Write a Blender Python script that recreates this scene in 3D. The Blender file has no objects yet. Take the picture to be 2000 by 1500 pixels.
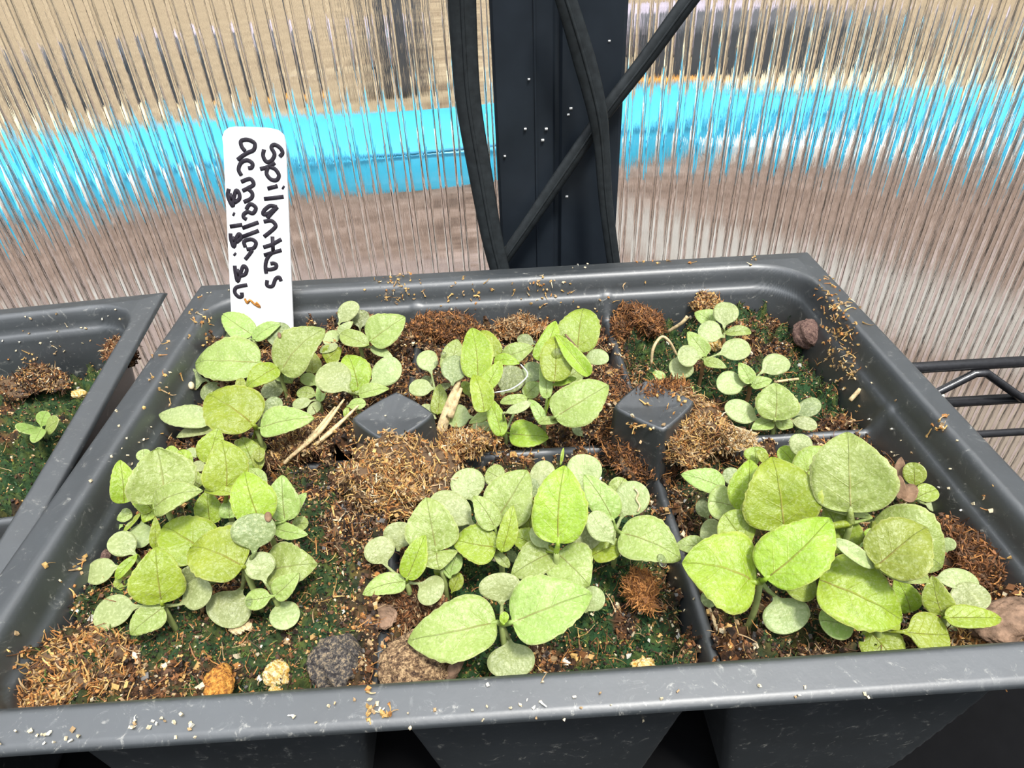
import bpy, math, random
import numpy as np
rng = np.random.default_rng(7)
random.seed(7)
C = bpy.context.scene.collection
Z0 = 0.75                     # height of the tray rim above the ground; builders work in a frame whose z=0 is the rim

# ------------------------------------------------------------------ camera
CAM = np.array([0.08133, -0.04316, 0.08273]); ROT = (0.94052, 0.0368, -0.04863); FPX = 1307.33
cd = bpy.data.cameras.new('camera'); cam = bpy.data.objects.new('camera', cd); C.objects.link(cam)
cam.location = (CAM[0], CAM[1], CAM[2] + Z0); cam.rotation_euler = ROT
cd.sensor_width = 36.0; cd.lens = FPX * 36 / 2000; cd.clip_start = 0.004; cd.clip_end = 200
bpy.context.scene.camera = cam
# ------------------------------------------------------------------ world, sun, exposure
sc = bpy.context.scene
w = bpy.data.worlds.new('world'); sc.world = w; w.use_nodes = True
nt = w.node_tree; nt.nodes.clear()
wo = nt.nodes.new('ShaderNodeOutputWorld'); bg = nt.nodes.new('ShaderNodeBackground')
tc = nt.nodes.new('ShaderNodeTexCoord'); sx = nt.nodes.new('ShaderNodeSeparateXYZ'); cr = nt.nodes.new('ShaderNodeValToRGB')
nt.links.new(tc.outputs['Generated'], sx.inputs[0]); nt.links.new(sx.outputs['Z'], cr.inputs[0])
cr.color_ramp.elements[0].position = 0.0; cr.color_ramp.elements[0].color = (0.10, 0.105, 0.11, 1)
e_ = cr.color_ramp.elements.new(0.40); e_.color = (0.20, 0.215, 0.235, 1)
cr.color_ramp.elements[-1].position = 0.80; cr.color_ramp.elements[-1].color = (1.62, 1.70, 1.84, 1)
nt.links.new(cr.outputs[0], bg.inputs[0]); bg.inputs[1].default_value = 1.45
nt.links.new(bg.outputs[0], wo.inputs[0])
sl = bpy.data.lights.new('sun', 'SUN'); sl.energy = 3.3; sl.angle = math.radians(9); sl.color = (1.0, 0.965, 0.90)
sun = bpy.data.objects.new('sun', sl); C.objects.link(sun)
sun.location = (0, -1, 3); sun.rotation_euler = (math.radians(20), math.radians(14), 0)
sc.view_settings.view_transform = 'Standard'; sc.view_settings.look = 'None'; sc.view_settings.gamma = 1
sc.view_settings.use_curve_mapping = False; sc.view_settings.exposure = 0.32
sc.cycles.max_bounces = 24; sc.cycles.transmission_bounces = 20; sc.cycles.transparent_max_bounces = 16; sc.cycles.glossy_bounces = 8
sc.cycles.diffuse_bounces = 4; sc.cycles.sample_clamp_indirect = 6

# ------------------------------------------------------------------ pixel -> point helpers (photo frame 2000x1500)
def rotm(rx, ry, rz):
    c, s = math.cos, math.sin
    X = np.array([[1,0,0],[0,c(rx),-s(rx)],[0,s(rx),c(rx)]]); Y = np.array([[c(ry),0,s(ry)],[0,1,0],[-s(ry),0,c(ry)]])
    Z = np.array([[c(rz),-s(rz),0],[s(rz),c(rz),0],[0,0,1]]); return Z @ Y @ X
RM = rotm(*ROT)
def ray(u, v): return RM @ np.array([(u-1000)/FPX, -(v-750)/FPX, -1.0])
def atz(u, v, z): d = ray(u, v); return CAM + d*(z-CAM[2])/d[2]
def aty(u, v, y): d = ray(u, v); return CAM + d*(y-CAM[1])/d[1]
def proj(P):
    q = RM.T @ (np.asarray(P)-CAM); return np.array([1000+FPX*q[0]/-q[2], 750-FPX*q[1]/-q[2]])
def nrm(a): a = np.asarray(a, float); return a/(np.linalg.norm(a)+1e-12)

# ------------------------------------------------------------------ object helpers
def V3(p): return (float(p[0]), float(p[1]), float(p[2]))
class Thing: pass
def tag(o, label=None, cat=None, group=None, kind=None):
    if label: o['label'] = label
    if cat: o['category'] = cat
    if group: o['group'] = group
    if kind: o['kind'] = kind
def empty(name, org, label, cat, group=None):
    o = bpy.data.objects.new(name, None); C.objects.link(o); o.empty_display_size = 0.005
    o.location = (org[0], org[1], org[2]+Z0); tag(o, label, cat, group)
    t = Thing(); t.o = o; t.org = np.array(org, float); return t
def mesh_obj(name, verts, faces, mat, parent=None, org=None, smooth=True, col=None, uv=None, mats=None, fmat=None):
    """verts in rim frame. parent = Thing or None (then org is the object's own origin)"""
    verts = np.asarray(verts, float)
    if parent is not None: o0 = parent.org
    else: o0 = np.array(org if org is not None else verts.mean(0), float)
    me = bpy.data.meshes.new(name)
    me.from_pydata((verts-o0).tolist(), [], [list(map(int, f)) for f in faces] if not isinstance(faces, np.ndarray) else faces.tolist())
    for m in ([mat] if mats is None else mats): me.materials.append(m)
    if fmat is not None: me.polygons.foreach_set('material_index', np.asarray(fmat, dtype=np.int32))
    if smooth: me.polygons.foreach_set('use_smooth', np.ones(len(me.polygons), dtype=bool))
    if col is not None:
        a = me.color_attributes.new('Col', 'FLOAT_COLOR', 'POINT')
        c4 = np.ones((len(verts), 4)); c4[:, :3] = col; a.data.foreach_set('color', c4.ravel())
    if uv is not None:
        l = me.uv_layers.new(name='UVMap'); idx = np.empty(len(me.loops), dtype=np.int32); me.loops.foreach_get('vertex_index', idx)
        l.data.foreach_set('uv', np.asarray(uv)[idx].ravel())
    me.update()
    o = bpy.data.objects.new(name, me); C.objects.link(o)
    if parent is not None: o.parent = parent.o
    else: o.location = (o0[0], o0[1], o0[2]+Z0)
    t = Thing(); t.o = o; t.org = o0; return t
def tube(pts, rad, n=8, caps=True, flat=None):
    """tube along points; rad scalar or list; flat=(normal, ratio) squashes"""
    pts = np.asarray(pts, float); m = len(pts); rad = np.broadcast_to(np.asarray(rad, float), (m,))
    T = np.gradient(pts, axis=0); T /= np.linalg.norm(T, axis=1)[:, None]+1e-12
    up = np.array([0, 0, 1.0]) if flat is None else nrm(flat[0])
    if flat is None and abs(T[0] @ up) > .9: up = np.array([1.0, 0, 0])
    V = []
    s = np.cross(T[0], up); s = nrm(s)
    for i in range(m):
        s = s - T[i]*(s @ T[i]); 
        if flat is not None: s = np.cross(T[i], up)
        s = nrm(s); b = np.cross(s, T[i])
        for k in range(n):
            a = 2*math.pi*k/n
            V.append(pts[i] + rad[i]*(math.cos(a)*s + (math.sin(a)*b)*(1 if flat is None else flat[1])))
    F = [(i*n+k, i*n+(k+1) % n, (i+1)*n+(k+1) % n, (i+1)*n+k) for i in range(m-1) for k in range(n)]
    if caps: F += [tuple(range(n-1, -1, -1)), tuple(range((m-1)*n, m*n))]
    return V, F
def box(c, s, R=None):
    c = np.asarray(c, float); s = np.asarray(s, float)/2
    V = np.array([(x, y, z) for x in (-1, 1) for y in (-1, 1) for z in (-1, 1)])*s
    if R is not None: V = V @ np.asarray(R).T
    return (V+c).tolist(), [(0,1,3,2),(4,6,7,5),(0,4,5,1),(2,3,7,6),(0,2,6,4),(1,5,7,3)]
def join(*parts):
    V, F = [], []
    for v, f in parts:
        b = len(V); V += list(v); F += [tuple(i+b for i in q) for q in f]
    return V, F
def smooth_path(P, k=8):
    """Catmull-Rom"""
    P = np.asarray(P, float); Q = np.vstack([2*P[0]-P[1], P, 2*P[-1]-P[-2]]); out = []
    for i in range(1, len(Q)-2):
        for j in range(k):
            t = j/k; a, b, c, d = Q[i-1], Q[i], Q[i+1], Q[i+2]
            out.append(.5*((2*b)+(c-a)*t+(2*a-5*b+4*c-d)*t*t+(3*b-a-3*c+d)*t**3))
    out.append(P[-1]); return np.array(out)
def vnoise(x, y, seed=0):
    """2D value noise, vectorised"""
    r = np.random.default_rng(seed).random((256, 256)); xi = np.floor(x).astype(int); yi = np.floor(y).astype(int)
    fx = x-xi; fy = y-yi; fx = fx*fx*(3-2*fx); fy = fy*fy*(3-2*fy)
    g = lambda i, j: r[i % 256, j % 256]
    return (g(xi, yi)*(1-fx)+g(xi+1, yi)*fx)*(1-fy)+(g(xi, yi+1)*(1-fx)+g(xi+1, yi+1)*fx)*fy
def fbm(x, y, f, o=4, seed=0, g=.5):
    a, t, s = 1., 0., 0.
    for k in range(o): t = t+a*vnoise(x*f, y*f, seed+k); s += a; a *= g; f *= 2.03
    return t/s
def sstep(a, b, x): t = np.clip((x-a)/(b-a), 0, 1); return t*t*(3-2*t)

# ------------------------------------------------------------------ materials
def newmat(name):
    m = bpy.data.materials.new(name); m.use_nodes = True; nt = m.node_tree; nt.nodes.clear()
    out = nt.nodes.new('ShaderNodeOutputMaterial'); return m, nt, out
def N(nt, t, **k):
    n = nt.nodes.new(t)
    for a, b in k.items():
        if a.startswith('i_'):
            key = a[2:]; key = int(key) if key.isdigit() else key.replace('_', ' '); n.inputs[key].default_value = b
        else: setattr(n, a, b)
    return n
def ramp(nt, src, stops):
    r = nt.nodes.new('ShaderNodeValToRGB'); e = r.color_ramp.elements
    while len(e) < len(stops): e.new(.5)
    for q, (p, c) in zip(e, stops): q.position = p; q.color = (*c, 1) if len(c) == 3 else c
    nt.links.new(src, r.inputs[0]); return r
def mixc(nt, f, a, b, mode='MIX'):
    m = nt.nodes.new('ShaderNodeMix'); m.data_type = 'RGBA'; m.blend_type = mode
    for i, s in ((0, f), (6, a), (7, b)):
        if hasattr(s, 'is_linked') or hasattr(s, 'links'): nt.links.new(s, m.inputs[i])
        elif i == 0: m.inputs[0].default_value = s
        else: m.inputs[i].default_value = (*s, 1)
    return m.outputs[2]
def noise(nt, vec, scale, detail=4, rough=.6, dist=0):
    n = N(nt, 'ShaderNodeTexNoise'); n.inputs['Scale'].default_value = scale; n.inputs['Detail'].default_value = detail
    n.inputs['Roughness'].default_value = rough; n.inputs['Distortion'].default_value = dist; nt.links.new(vec, n.inputs['Vector']); return n.outputs[0]
def principled(nt, out, col, rough=.5, spec=.5, bump=None, bs=.3, bd=.0003, **k):
    p = N(nt, 'ShaderNodeBsdfPrincipled'); 
    if isinstance(col, tuple): p.inputs['Base Color'].default_value = (*col, 1)
    else: nt.links.new(col, p.inputs['Base Color'])
    if isinstance(rough, (int, float)): p.inputs['Roughness'].default_value = rough
    else: nt.links.new(rough, p.inputs['Roughness'])
    p.inputs['Specular IOR Level'].default_value = spec
    if bump is not None:
        b = N(nt, 'ShaderNodeBump'); b.inputs['Strength'].default_value = bs; b.inputs['Distance'].default_value = bd
        nt.links.new(bump, b.inputs['Height']); nt.links.new(b.outputs[0], p.inputs['Normal'])
    for a, v in k.items(): p.inputs[a.replace('_', ' ')].default_value = v
    nt.links.new(p.outputs[0], out.inputs[0]); return p

def mat_tray():
    m, nt, out = newmat('black_tray_plastic'); tc = N(nt, 'ShaderNodeTexCoord'); v = tc.outputs['Object']
    specks = ramp(nt, noise(nt, v, 900, 3, .7), [(0.52, (0, 0, 0)), (0.62, (1, 1, 1))]).outputs[0]
    scr = ramp(nt, noise(nt, v, 260, 6, .8, 1.5), [(0.56, (0, 0, 0)), (0.66, (1, 1, 1))]).outputs[0]
    blot = ramp(nt, noise(nt, v, 40, 4, .6), [(0.4, (0, 0, 0)), (0.7, (1, 1, 1))]).outputs[0]
    base = mixc(nt, blot, (0.015, 0.019, 0.021), (0.027, 0.033, 0.037))
    mm = N(nt, 'ShaderNodeMath', operation='MULTIPLY'); nt.links.new(specks, mm.inputs[0]); nt.links.new(scr, mm.inputs[1])
    c2 = mixc(nt, mm.outputs[0], base, (0.30, 0.29, 0.25))
    m2 = N(nt, 'ShaderNodeMath', operation='MULTIPLY'); nt.links.new(scr, m2.inputs[0]); m2.inputs[1].default_value = .40
    c3 = mixc(nt, m2.outputs[0], c2, (0.12, 0.125, 0.12))
    principled(nt, out, c3, .46, 1.0, bump=noise(nt, v, 500, 3, .6), bs=.25, bd=.0002, Coat_Weight=1.0, Coat_Roughness=.55); return m
def mat_simple(name, col, rough=.5, spec=.5, nscale=200, var=.25, bs=.2, bd=.0003):
    m, nt, out = newmat(name); tc = N(nt, 'ShaderNodeTexCoord'); v = tc.outputs['Object']; f = noise(nt, v, nscale, 4, .6)
    a = tuple(c*(1-var) for c in col); b = tuple(min(1, c*(1+var)) for c in col)
    c = ramp(nt, f, [(.3, a), (.7, b)]).outputs[0]
    principled(nt, out, c, rough, spec, bump=f, bs=bs, bd=bd); return m
def mat_vcol(name, rough=.8, nscale=900, amt=.5, spec=.3, bs=.5, bd=.0004):
    m, nt, out = newmat(name); tc = N(nt, 'ShaderNodeTexCoord'); v = tc.outputs['Object']
    a = N(nt, 'ShaderNodeVertexColor', layer_name='Col'); f = noise(nt, v, nscale, 5, .7)
    r = ramp(nt, f, [(.3, (1-amt,)*3), (.7, (1+amt,)*3)]).outputs[0]
    c = mixc(nt, 1.0, a.outputs[0], r, 'MULTIPLY')
    principled(nt, out, c, rough, spec, bump=f, bs=bs, bd=bd); return m
def mat_leaf(name, c1, c2, rim, vein, hair=.35, trans=.3, red=0.0, veins=1.0):
    m, nt, out = newmat(name); tc = N(nt, 'ShaderNodeTexCoord'); v = tc.outputs['Object']
    uv = N(nt, 'ShaderNodeUVMap'); sp = N(nt, 'ShaderNodeSeparateXYZ'); nt.links.new(uv.outputs[0], sp.inputs[0])
    U, Vv = sp.outputs[0], sp.outputs[1]
    def M(op, a, b=None, c=None):
        n = N(nt, 'ShaderNodeMath', operation=op)
        for i, s in enumerate((a, b, c)):
            if s is None: continue
            if isinstance(s, (int, float)): n.inputs[i].default_value = s
            else: nt.links.new(s, n.inputs[i])
        return n.outputs[0]
    f = noise(nt, v, 180, 4, .6)
    base = ramp(nt, f, [(.3, c1), (.7, c2)]).outputs[0]
    oi = N(nt, 'ShaderNodeObjectInfo'); hs = N(nt, 'ShaderNodeHueSaturation')
    nt.links.new(M('MULTIPLY_ADD', oi.outputs['Random'], .03, .485), hs.inputs['Hue'])
    nt.links.new(M('MULTIPLY_ADD', oi.outputs['Random'], .35, .82), hs.inputs['Value'])
    nt.links.new(base, hs.inputs['Color']); base = hs.outputs[0]
    av = M('ABSOLUTE', Vv)
    mid = M('SUBTRACT', 1.0, M('SMOOTH_MIN', M('MULTIPLY', av, 30), 1.0, .1))
    mid = M('MAXIMUM', mid, 0.0)
    ph = M('SUBTRACT', M('MULTIPLY', U, 5.0), M('MULTIPLY', av, 1.6))
    fr = M('ABSOLUTE', M('SUBTRACT', M('FRACT', ph), .5))
    side = M('MULTIPLY', M('MAXIMUM', M('SUBTRACT', 1.0, M('MULTIPLY', fr, 18)), 0.0), .30)
    side = M('MULTIPLY', side, M('SUBTRACT', 1.0, av))
    ve = M('MULTIPLY', M('MAXIMUM', mid, side), veins)
    cv = mixc(nt, M('MULTIPLY', ve, .75), base, vein)
    if red:
        rb = M('MULTIPLY', M('MULTIPLY', ve, M('MAXIMUM', M('SUBTRACT', .75, U), 0.0)), red)
        cv = mixc(nt, rb, cv, (0.36, 0.17, 0.06))
    ed = ramp(nt, av, [(.93, (0, 0, 0)), (1.0, (1, 1, 1))]).outputs[0]
    cv = mixc(nt, M('MULTIPLY', ed, .6), cv, rim)
    sp1 = ramp(nt, noise(nt, v, 2200, 2, .6), [(.50, (0, 0, 0)), (.64, (1, 1, 1))]).outputs[0]
    cv = mixc(nt, M('MULTIPLY', sp1, hair), cv, (0.58, 0.62, 0.32))
    sp2 = ramp(nt, noise(nt, v, 1500, 2, .6), [(.60, (0, 0, 0)), (.72, (1, 1, 1))]).outputs[0]
    cv = mixc(nt, M('MULTIPLY', sp2, .30), cv, (0.12, 0.16, 0.03))
    p = N(nt, 'ShaderNodeBsdfPrincipled'); nt.links.new(cv, p.inputs['Base Color']); p.inputs['Roughness'].default_value = .42
    p.inputs['Specular IOR Level'].default_value = .45
    p.inputs['Sheen Weight'].default_value = .0
    b = N(nt, 'ShaderNodeBump'); b.inputs['Strength'].default_value = .8; b.inputs['Distance'].default_value = .0006
    hh = M('SUBTRACT', noise(nt, v, 420, 4, .6), M('MULTIPLY', ve, .32)); nt.links.new(hh, b.inputs['Height']); nt.links.new(b.outputs[0], p.inputs['Normal'])
    t = N(nt, 'ShaderNodeBsdfTranslucent'); tcm = mixc(nt, .5, cv, (0.38, 0.49, 0.05)); nt.links.new(tcm, t.inputs[0])
    mx = N(nt, 'ShaderNodeMixShader'); mx.inputs[0].default_value = trans
    nt.links.new(p.outputs[0], mx.inputs[1]); nt.links.new(t.outputs[0], mx.inputs[2]); nt.links.new(mx.outputs[0], out.inputs[0]); return m
def mat_glass():
    m, nt, out = newmat('clear_twinwall_polycarbonate'); tc = N(nt, 'ShaderNodeTexCoord')
    mp = N(nt, 'ShaderNodeMapping'); mp.inputs['Scale'].default_value = (1.0, 0.0, .035); nt.links.new(tc.outputs['Object'], mp.inputs[0])
    h = noise(nt, mp.outputs[0], 900, 3, .6)
    b = N(nt, 'ShaderNodeBump'); b.inputs['Strength'].default_value = .5; b.inputs['Distance'].default_value = .00022; nt.links.new(h, b.inputs['Height'])
    g = N(nt, 'ShaderNodeBsdfGlass'); g.inputs['Roughness'].default_value = .0; g.inputs['IOR'].default_value = 1.5; g.inputs['Color'].default_value = (.985, .98, .97, 1)
    nt.links.new(b.outputs[0], g.inputs['Normal']); nt.links.new(g.outputs[0], out.inputs[0]); return m
def mat_ground():
    m, nt, out = newmat('yard_ground'); tc = N(nt, 'ShaderNodeTexCoord'); v = tc.outputs['Object']
    sp = N(nt, 'ShaderNodeSeparateXYZ'); nt.links.new(v, sp.inputs[0])
    wob = noise(nt, v, 1.6, 5, .6)
    ad = N(nt, 'ShaderNodeMath', operation='MULTIPLY_ADD'); nt.links.new(wob, ad.inputs[0]); ad.inputs[1].default_value = .9; nt.links.new(sp.outputs[1], ad.inputs[2])
    grass = ramp(nt, noise(nt, v, 5, 8, .75), [(.34, (.12, .08, .05)), (.47, (.27, .205, .13)), (.64, (.46, .38, .25))]).outputs[0]
    dirt = ramp(nt, noise(nt, v, 9, 8, .8), [(.36, (.065, .045, .036)), (.5, (.18, .128, .10)), (.64, (.36, .28, .24))]).outputs[0]
    grav = ramp(nt, noise(nt, v, 14, 8, .8), [(.3, (.24, .225, .205)), (.7, (.40, .385, .355))]).outputs[0]
    f1 = ramp(nt, ad.outputs[0], [(0, (0, 0, 0)), (1, (1, 1, 1))])
    mr = N(nt, 'ShaderNodeMapRange'); mr.inputs['From Min'].default_value = 3.2; mr.inputs['From Max'].default_value = 3.6
    nt.links.new(ad.outputs[0], mr.inputs[0]); c = mixc(nt, mr.outputs[0], dirt, grass)
    # pale gravel strip near the panel
    def rng_(src, a, b):
        q = N(nt, 'ShaderNodeMapRange'); q.inputs['From Min'].default_value = a; q.inputs['From Max'].default_value = b; nt.links.new(src, q.inputs[0]); return q.outputs[0]
    def mul(a, b):
        q = N(nt, 'ShaderNodeMath', operation='MULTIPLY'); nt.links.new(a, q.inputs[0]); nt.links.new(b, q.inputs[1]); return q.outputs[0]
    sm_ = N(nt, 'ShaderNodeMath', operation='ADD'); nt.links.new(sp.outputs[0], sm_.inputs[0]); nt.links.new(sp.outputs[1], sm_.inputs[1])
    sw = N(nt, 'ShaderNodeMath', operation='MULTIPLY_ADD'); nt.links.new(wob, sw.inputs[0]); sw.inputs[1].default_value = .25; nt.links.new(sm_.outputs[0], sw.inputs[2])
    S = sw.outputs[0]
    g = mul(mul(rng_(S, 2.22, 2.36), rng_(S, 2.86, 2.66)), rng_(sp.outputs[0], .25, .6)); c = mixc(nt, g, c, grav)
    g2 = mul(mul(rng_(S, 2.18, 2.04), rng_(sp.outputs[0], .30, .6)), rng_(sp.outputs[1], .2, .3)); c = mixc(nt, g2, c, (.27, .225, .18))
    g3 = mul(mul(rng_(sp.outputs[1], 1.80, 1.65), rng_(sp.outputs[0], .45, .25)), rng_(noise(nt, v, 22, 6, .8), .42, .58)); c = mixc(nt, g3, c, (.30, .25, .24))
    principled(nt, out, c, .95, .1, bump=noise(nt, v, 30, 6, .8), bs=.6, bd=.02); return m

M = {}
M['tray'] = mat_tray()
M['soil'] = mat_vcol('potting_soil', .85, 1100, .55, .25, .7, .0006)
M['crumb'] = mat_vcol('soil_crumbs', .75, 1500, .30, .35, .3, .0002)
M['glass'] = mat_glass()
M['ground'] = mat_ground()
M['post'] = mat_simple('black_frame_plastic', (.020, .026, .034), .32, .4, 60, .2, .08, .0003)
M['rubber'] = mat_simple('black_rubber_gasket', (.020, .024, .026), .5, .35, 500, .3, .3, .0002)
M['wire'] = mat_simple('black_coated_wire', (.020, .020, .022), .25, .7, 700, .3, .3, .0002)
M['label'] = mat_simple('white_marker_plastic', (.86, .87, .88), .35, .5, 60, .02, .05, .0002)
M['ink'] = mat_simple('dark_marker_ink', (.018, .014, .022), .6, .3, 1800, .5, .3, .0001)
M['g'] = mat_leaf('cotyledon_grey_green', (.285, .345, .125), (.38, .435, .175), (.52, .56, .28), (.34, .42, .16), .42, .22, veins=.12)
M['d'] = mat_leaf('cotyledon_dark_green', (.17, .215, .075), (.235, .285, .105), (.40, .44, .22), (.26, .33, .13), .36, .20, veins=.12)
M['p'] = mat_leaf('leaf_pale_green', (.27, .375, .080), (.36, .465, .125), (.60, .62, .27), (.46, .53, .19), .34, .24, .8)
M['b'] = mat_leaf('leaf_bright_green', (.25, .36, .022), (.37, .475, .048), (.62, .63, .18), (.45, .53, .10), .26, .30, 1.1)
M['o'] = mat_leaf('leaf_olive_green', (.235, .315, .032), (.335, .405, .058), (.55, .55, .20), (.37, .43, .10), .30, .28, 1.1)
M['stem'] = mat_simple('seedling_stem', (.30, .36, .12), .5, .4, 300, .3, .2, .0002)
M['stemred'] = mat_simple('seedling_stem_reddish', (.30, .17, .08), .5, .4, 300, .3, .2, .0002)
M['straw'] = mat_simple('dry_straw', (.58, .44, .24), .7, .3, 900, .45, .6, .0004)
M['bark'] = mat_simple('dark_bark', (.20, .125, .08), .8, .3, 600, .5, .8, .0006)
M['dead'] = mat_simple('withered_leaf', (.20, .12, .07), .8, .3, 500, .4, .6, .0004)
M['blue'] = mat_simple('bright_blue_plastic', (.05, .46, .70), .35, .4, 6, .08, .05, .002)
M['bluedark'] = mat_simple('blue_plastic_seam', (.02, .25, .45), .4, .4, 20, .2, .1, .002)
M['cream'] = mat_simple('cream_board', (.62, .52, .33), .7, .3, 12, .1, .1, .002)
M['white'] = mat_simple('white_board', (.85, .84, .80), .7, .3, 12, .1, .1, .002)
M['orange'] = mat_simple('orange_plastic', (.60, .26, .03), .5, .4, 20, .1, .1, .002)
M['charcoal'] = mat_simple('charcoal_plastic', (.06, .062, .07), .6, .3, 8, .35, .3, .01)
M['lavender'] = mat_simple('grey_weathered_cloth', (.36, .32, .38), .9, .2, 7, .3, .4, .01)
M['shade_black'] = mat_simple('painted_shade_black', (.004, .004, .0045), .9, .1, 40, .3, .3, .005)  # near-black colour stands in for the shade below the trays
M['drop'] = (lambda q: (N(q[1], 'ShaderNodeBsdfGlass'), q))(newmat('water_drop'))
_g, (_m, _nt, _o) = M['drop']; _g.inputs['IOR'].default_value = 1.33; _nt.links.new(_g.outputs[0], _o.inputs[0]); M['drop'] = _m
def mat_stone(name, a, b, c):
    m, nt, out = newmat(name); tc = N(nt, 'ShaderNodeTexCoord'); v = tc.outputs['Object']; f = noise(nt, v, 1500, 5, .8)
    col = ramp(nt, f, [(.40, a), (.5, b), (.60, c)]).outputs[0]
    principled(nt, out, col, .8, .3, bump=f, bs=.9, bd=.0008); return m
M['stone_orange'] = mat_stone('orange_stone', (.22, .08, .03), (.62, .25, .04), (.85, .45, .10))
M['stone_yellow'] = mat_stone('yellow_stone', (.55, .28, .04), (.85, .60, .20), (.95, .85, .60))
M['stone_grey'] = mat_stone('grey_crumbly_clod', (.035, .03, .03), (.10, .09, .085), (.42, .32, .20))
M['stone_brown'] = mat_stone('brown_clod', (.06, .035, .025), (.28, .17, .09), (.70, .48, .26))
M['stone_purple'] = mat_stone('brown_pebble', (.10, .055, .045), (.20, .12, .10), (.32, .20, .15))

# ------------------------------------------------------------------ yard, outside the panel
def structure(name, t, label=None):
    t.o['kind'] = 'structure'
    if label: t.o['label'] = label
structure('ground', mesh_obj('ground', [(-40, .3, -.75), (40, .3, -.75), (40, 60, -.75), (-40, 60, -.75), (-40, .3, -.85), (40, .3, -.85), (40, 60, -.85), (-40, 60, -.85)],
    [(0,1,2,3), (7,6,5,4), (0,4,5,1), (1,5,6,2), (2,6,7,3), (3,7,4,0)], M['ground'], org=(0, 0, -.75), smooth=False), 'brown dirt and dry grass yard outside the ribbed clear panel')
structure('floor', mesh_obj('floor', [(-3, -3, -.75), (3, -3, -.75), (3, .3, -.75), (-3, .3, -.75), (-3, -3, -.85), (3, -3, -.85), (3, .3, -.85), (-3, .3, -.85)],
    [(0,1,2,3), (7,6,5,4), (0,4,5,1), (1,5,6,2), (2,6,7,3), (3,7,4,0)], M['shade_black'], org=(0, 0, -.75), smooth=False))  # floor painted black so the gaps between cells look dark

def tank():
    fp = [(-2.6, 1.95), (-1.95, 2.12), (-1.4, 2.26), (-.8, 2.32), (-.2, 2.30), (.4, 2.42), (1.0, 2.56), (1.7, 2.60), (2.6, 2.62), (4.5, 2.7)]
    fp = smooth_path([(a, b, 0) for a, b in fp], 5)
    bp = fp + np.array([0, .62, 0]); bp[:, 1] += .04*np.sin(np.arange(len(bp)))
    zt, zb = -.615, -.75
    prof = [(0, zb), (0, zt-.03), (.02, zt-.008), (.05, zt), (.55, zt), (.60, zt-.01), (.62, zt-.04), (.62, zb)]
    V = []; n = len(prof)
    for p in fp:
        wv = .01*math.sin(p[0]*9)
        for a, z in prof: V.append((p[0], p[1]+a+(wv if a < .1 else 0), z))
    F = [(i*n+k, (i+1)*n+k, (i+1)*n+k+1, i*n+k+1) for i in range(len(fp)-1) for k in range(n-1)]
    F += [tuple(range(n)), tuple(range((len(fp)-1)*n+n-1, (len(fp)-1)*n-1, -1))]
    t = mesh_obj('paddling_pool', V, F, M['blue'], org=(0, 2.3, -.75)); tag(t.o, 'bright blue low plastic pool outside, seen smeared through the ribbed panel', 'pool')
    v, f = tube(fp + np.array([0, -.006, zt-.75+.745]), .006, 6)
    mesh_obj('seam', v, f, M['bluedark'], parent=t)
tank()
def simple_box(name, c, s, mat, label, cat, bev=.01):
    v, f = box(c, s); t = mesh_obj(name, v, f, M[mat], org=(c[0], c[1], c[2]-s[2]/2), smooth=False); tag(t.o, label, cat)
    b = t.o.modifiers.new('bevel', 'BEVEL'); b.width = bev; b.segments = 2; return t
simple_box('storage_tub', (1.45, 3.75, -.60), (1.25, .5, .30), 'charcoal', 'charcoal plastic tub outside behind the blue pool, right of the black post', 'tub', .03)
simple_box('folded_tarp', (1.30, 4.9, -.655), (1.6, .9, .19), 'lavender', 'lavender grey folded cloth outside, beyond the charcoal tub', 'tarp', .06)
def barrel():
    V = []; n = 28
    prof = [(0, -.75), (.13, -.75), (.14, -.70), (.15, -.45), (.145, -.25), (.14, -.2), (0, -.2)]
    c = (-.36, 3.8)
    for r, z in prof:
        for k in range(n): a = 2*math.pi*k/n; V.append((c[0]+r*math.cos(a), c[1]+r*math.sin(a), z))
    F = [(i*n+k, i*n+(k+1) % n, (i+1)*n+(k+1) % n, (i+1)*n+k) for i in range(len(prof)-1) for k in range(n)]
    t = mesh_obj('barrel', V, F, M['charcoal'], org=(*c, -.75)); tag(t.o, 'dark grey upright barrel outside, left of the black post', 'barrel')
barrel()
simple_box('plank', (2.35, 2.92, -.600), (2.4, .26, .024), 'cream', 'pale cream board lying on the blue pool at the right', 'board', .004)
simple_box('edging_board', (2.35, 2.42, -.715), (2.8, .08, .07), 'white', 'white board on the dirt along the foot of the blue pool', 'board', .004)

simple_box('orange_strip', (.98, 3.38, -.70), (.42, .06, .10), 'orange', 'small orange strip outside at the back edge of the blue pool, by the post', 'strip', .01)

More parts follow.
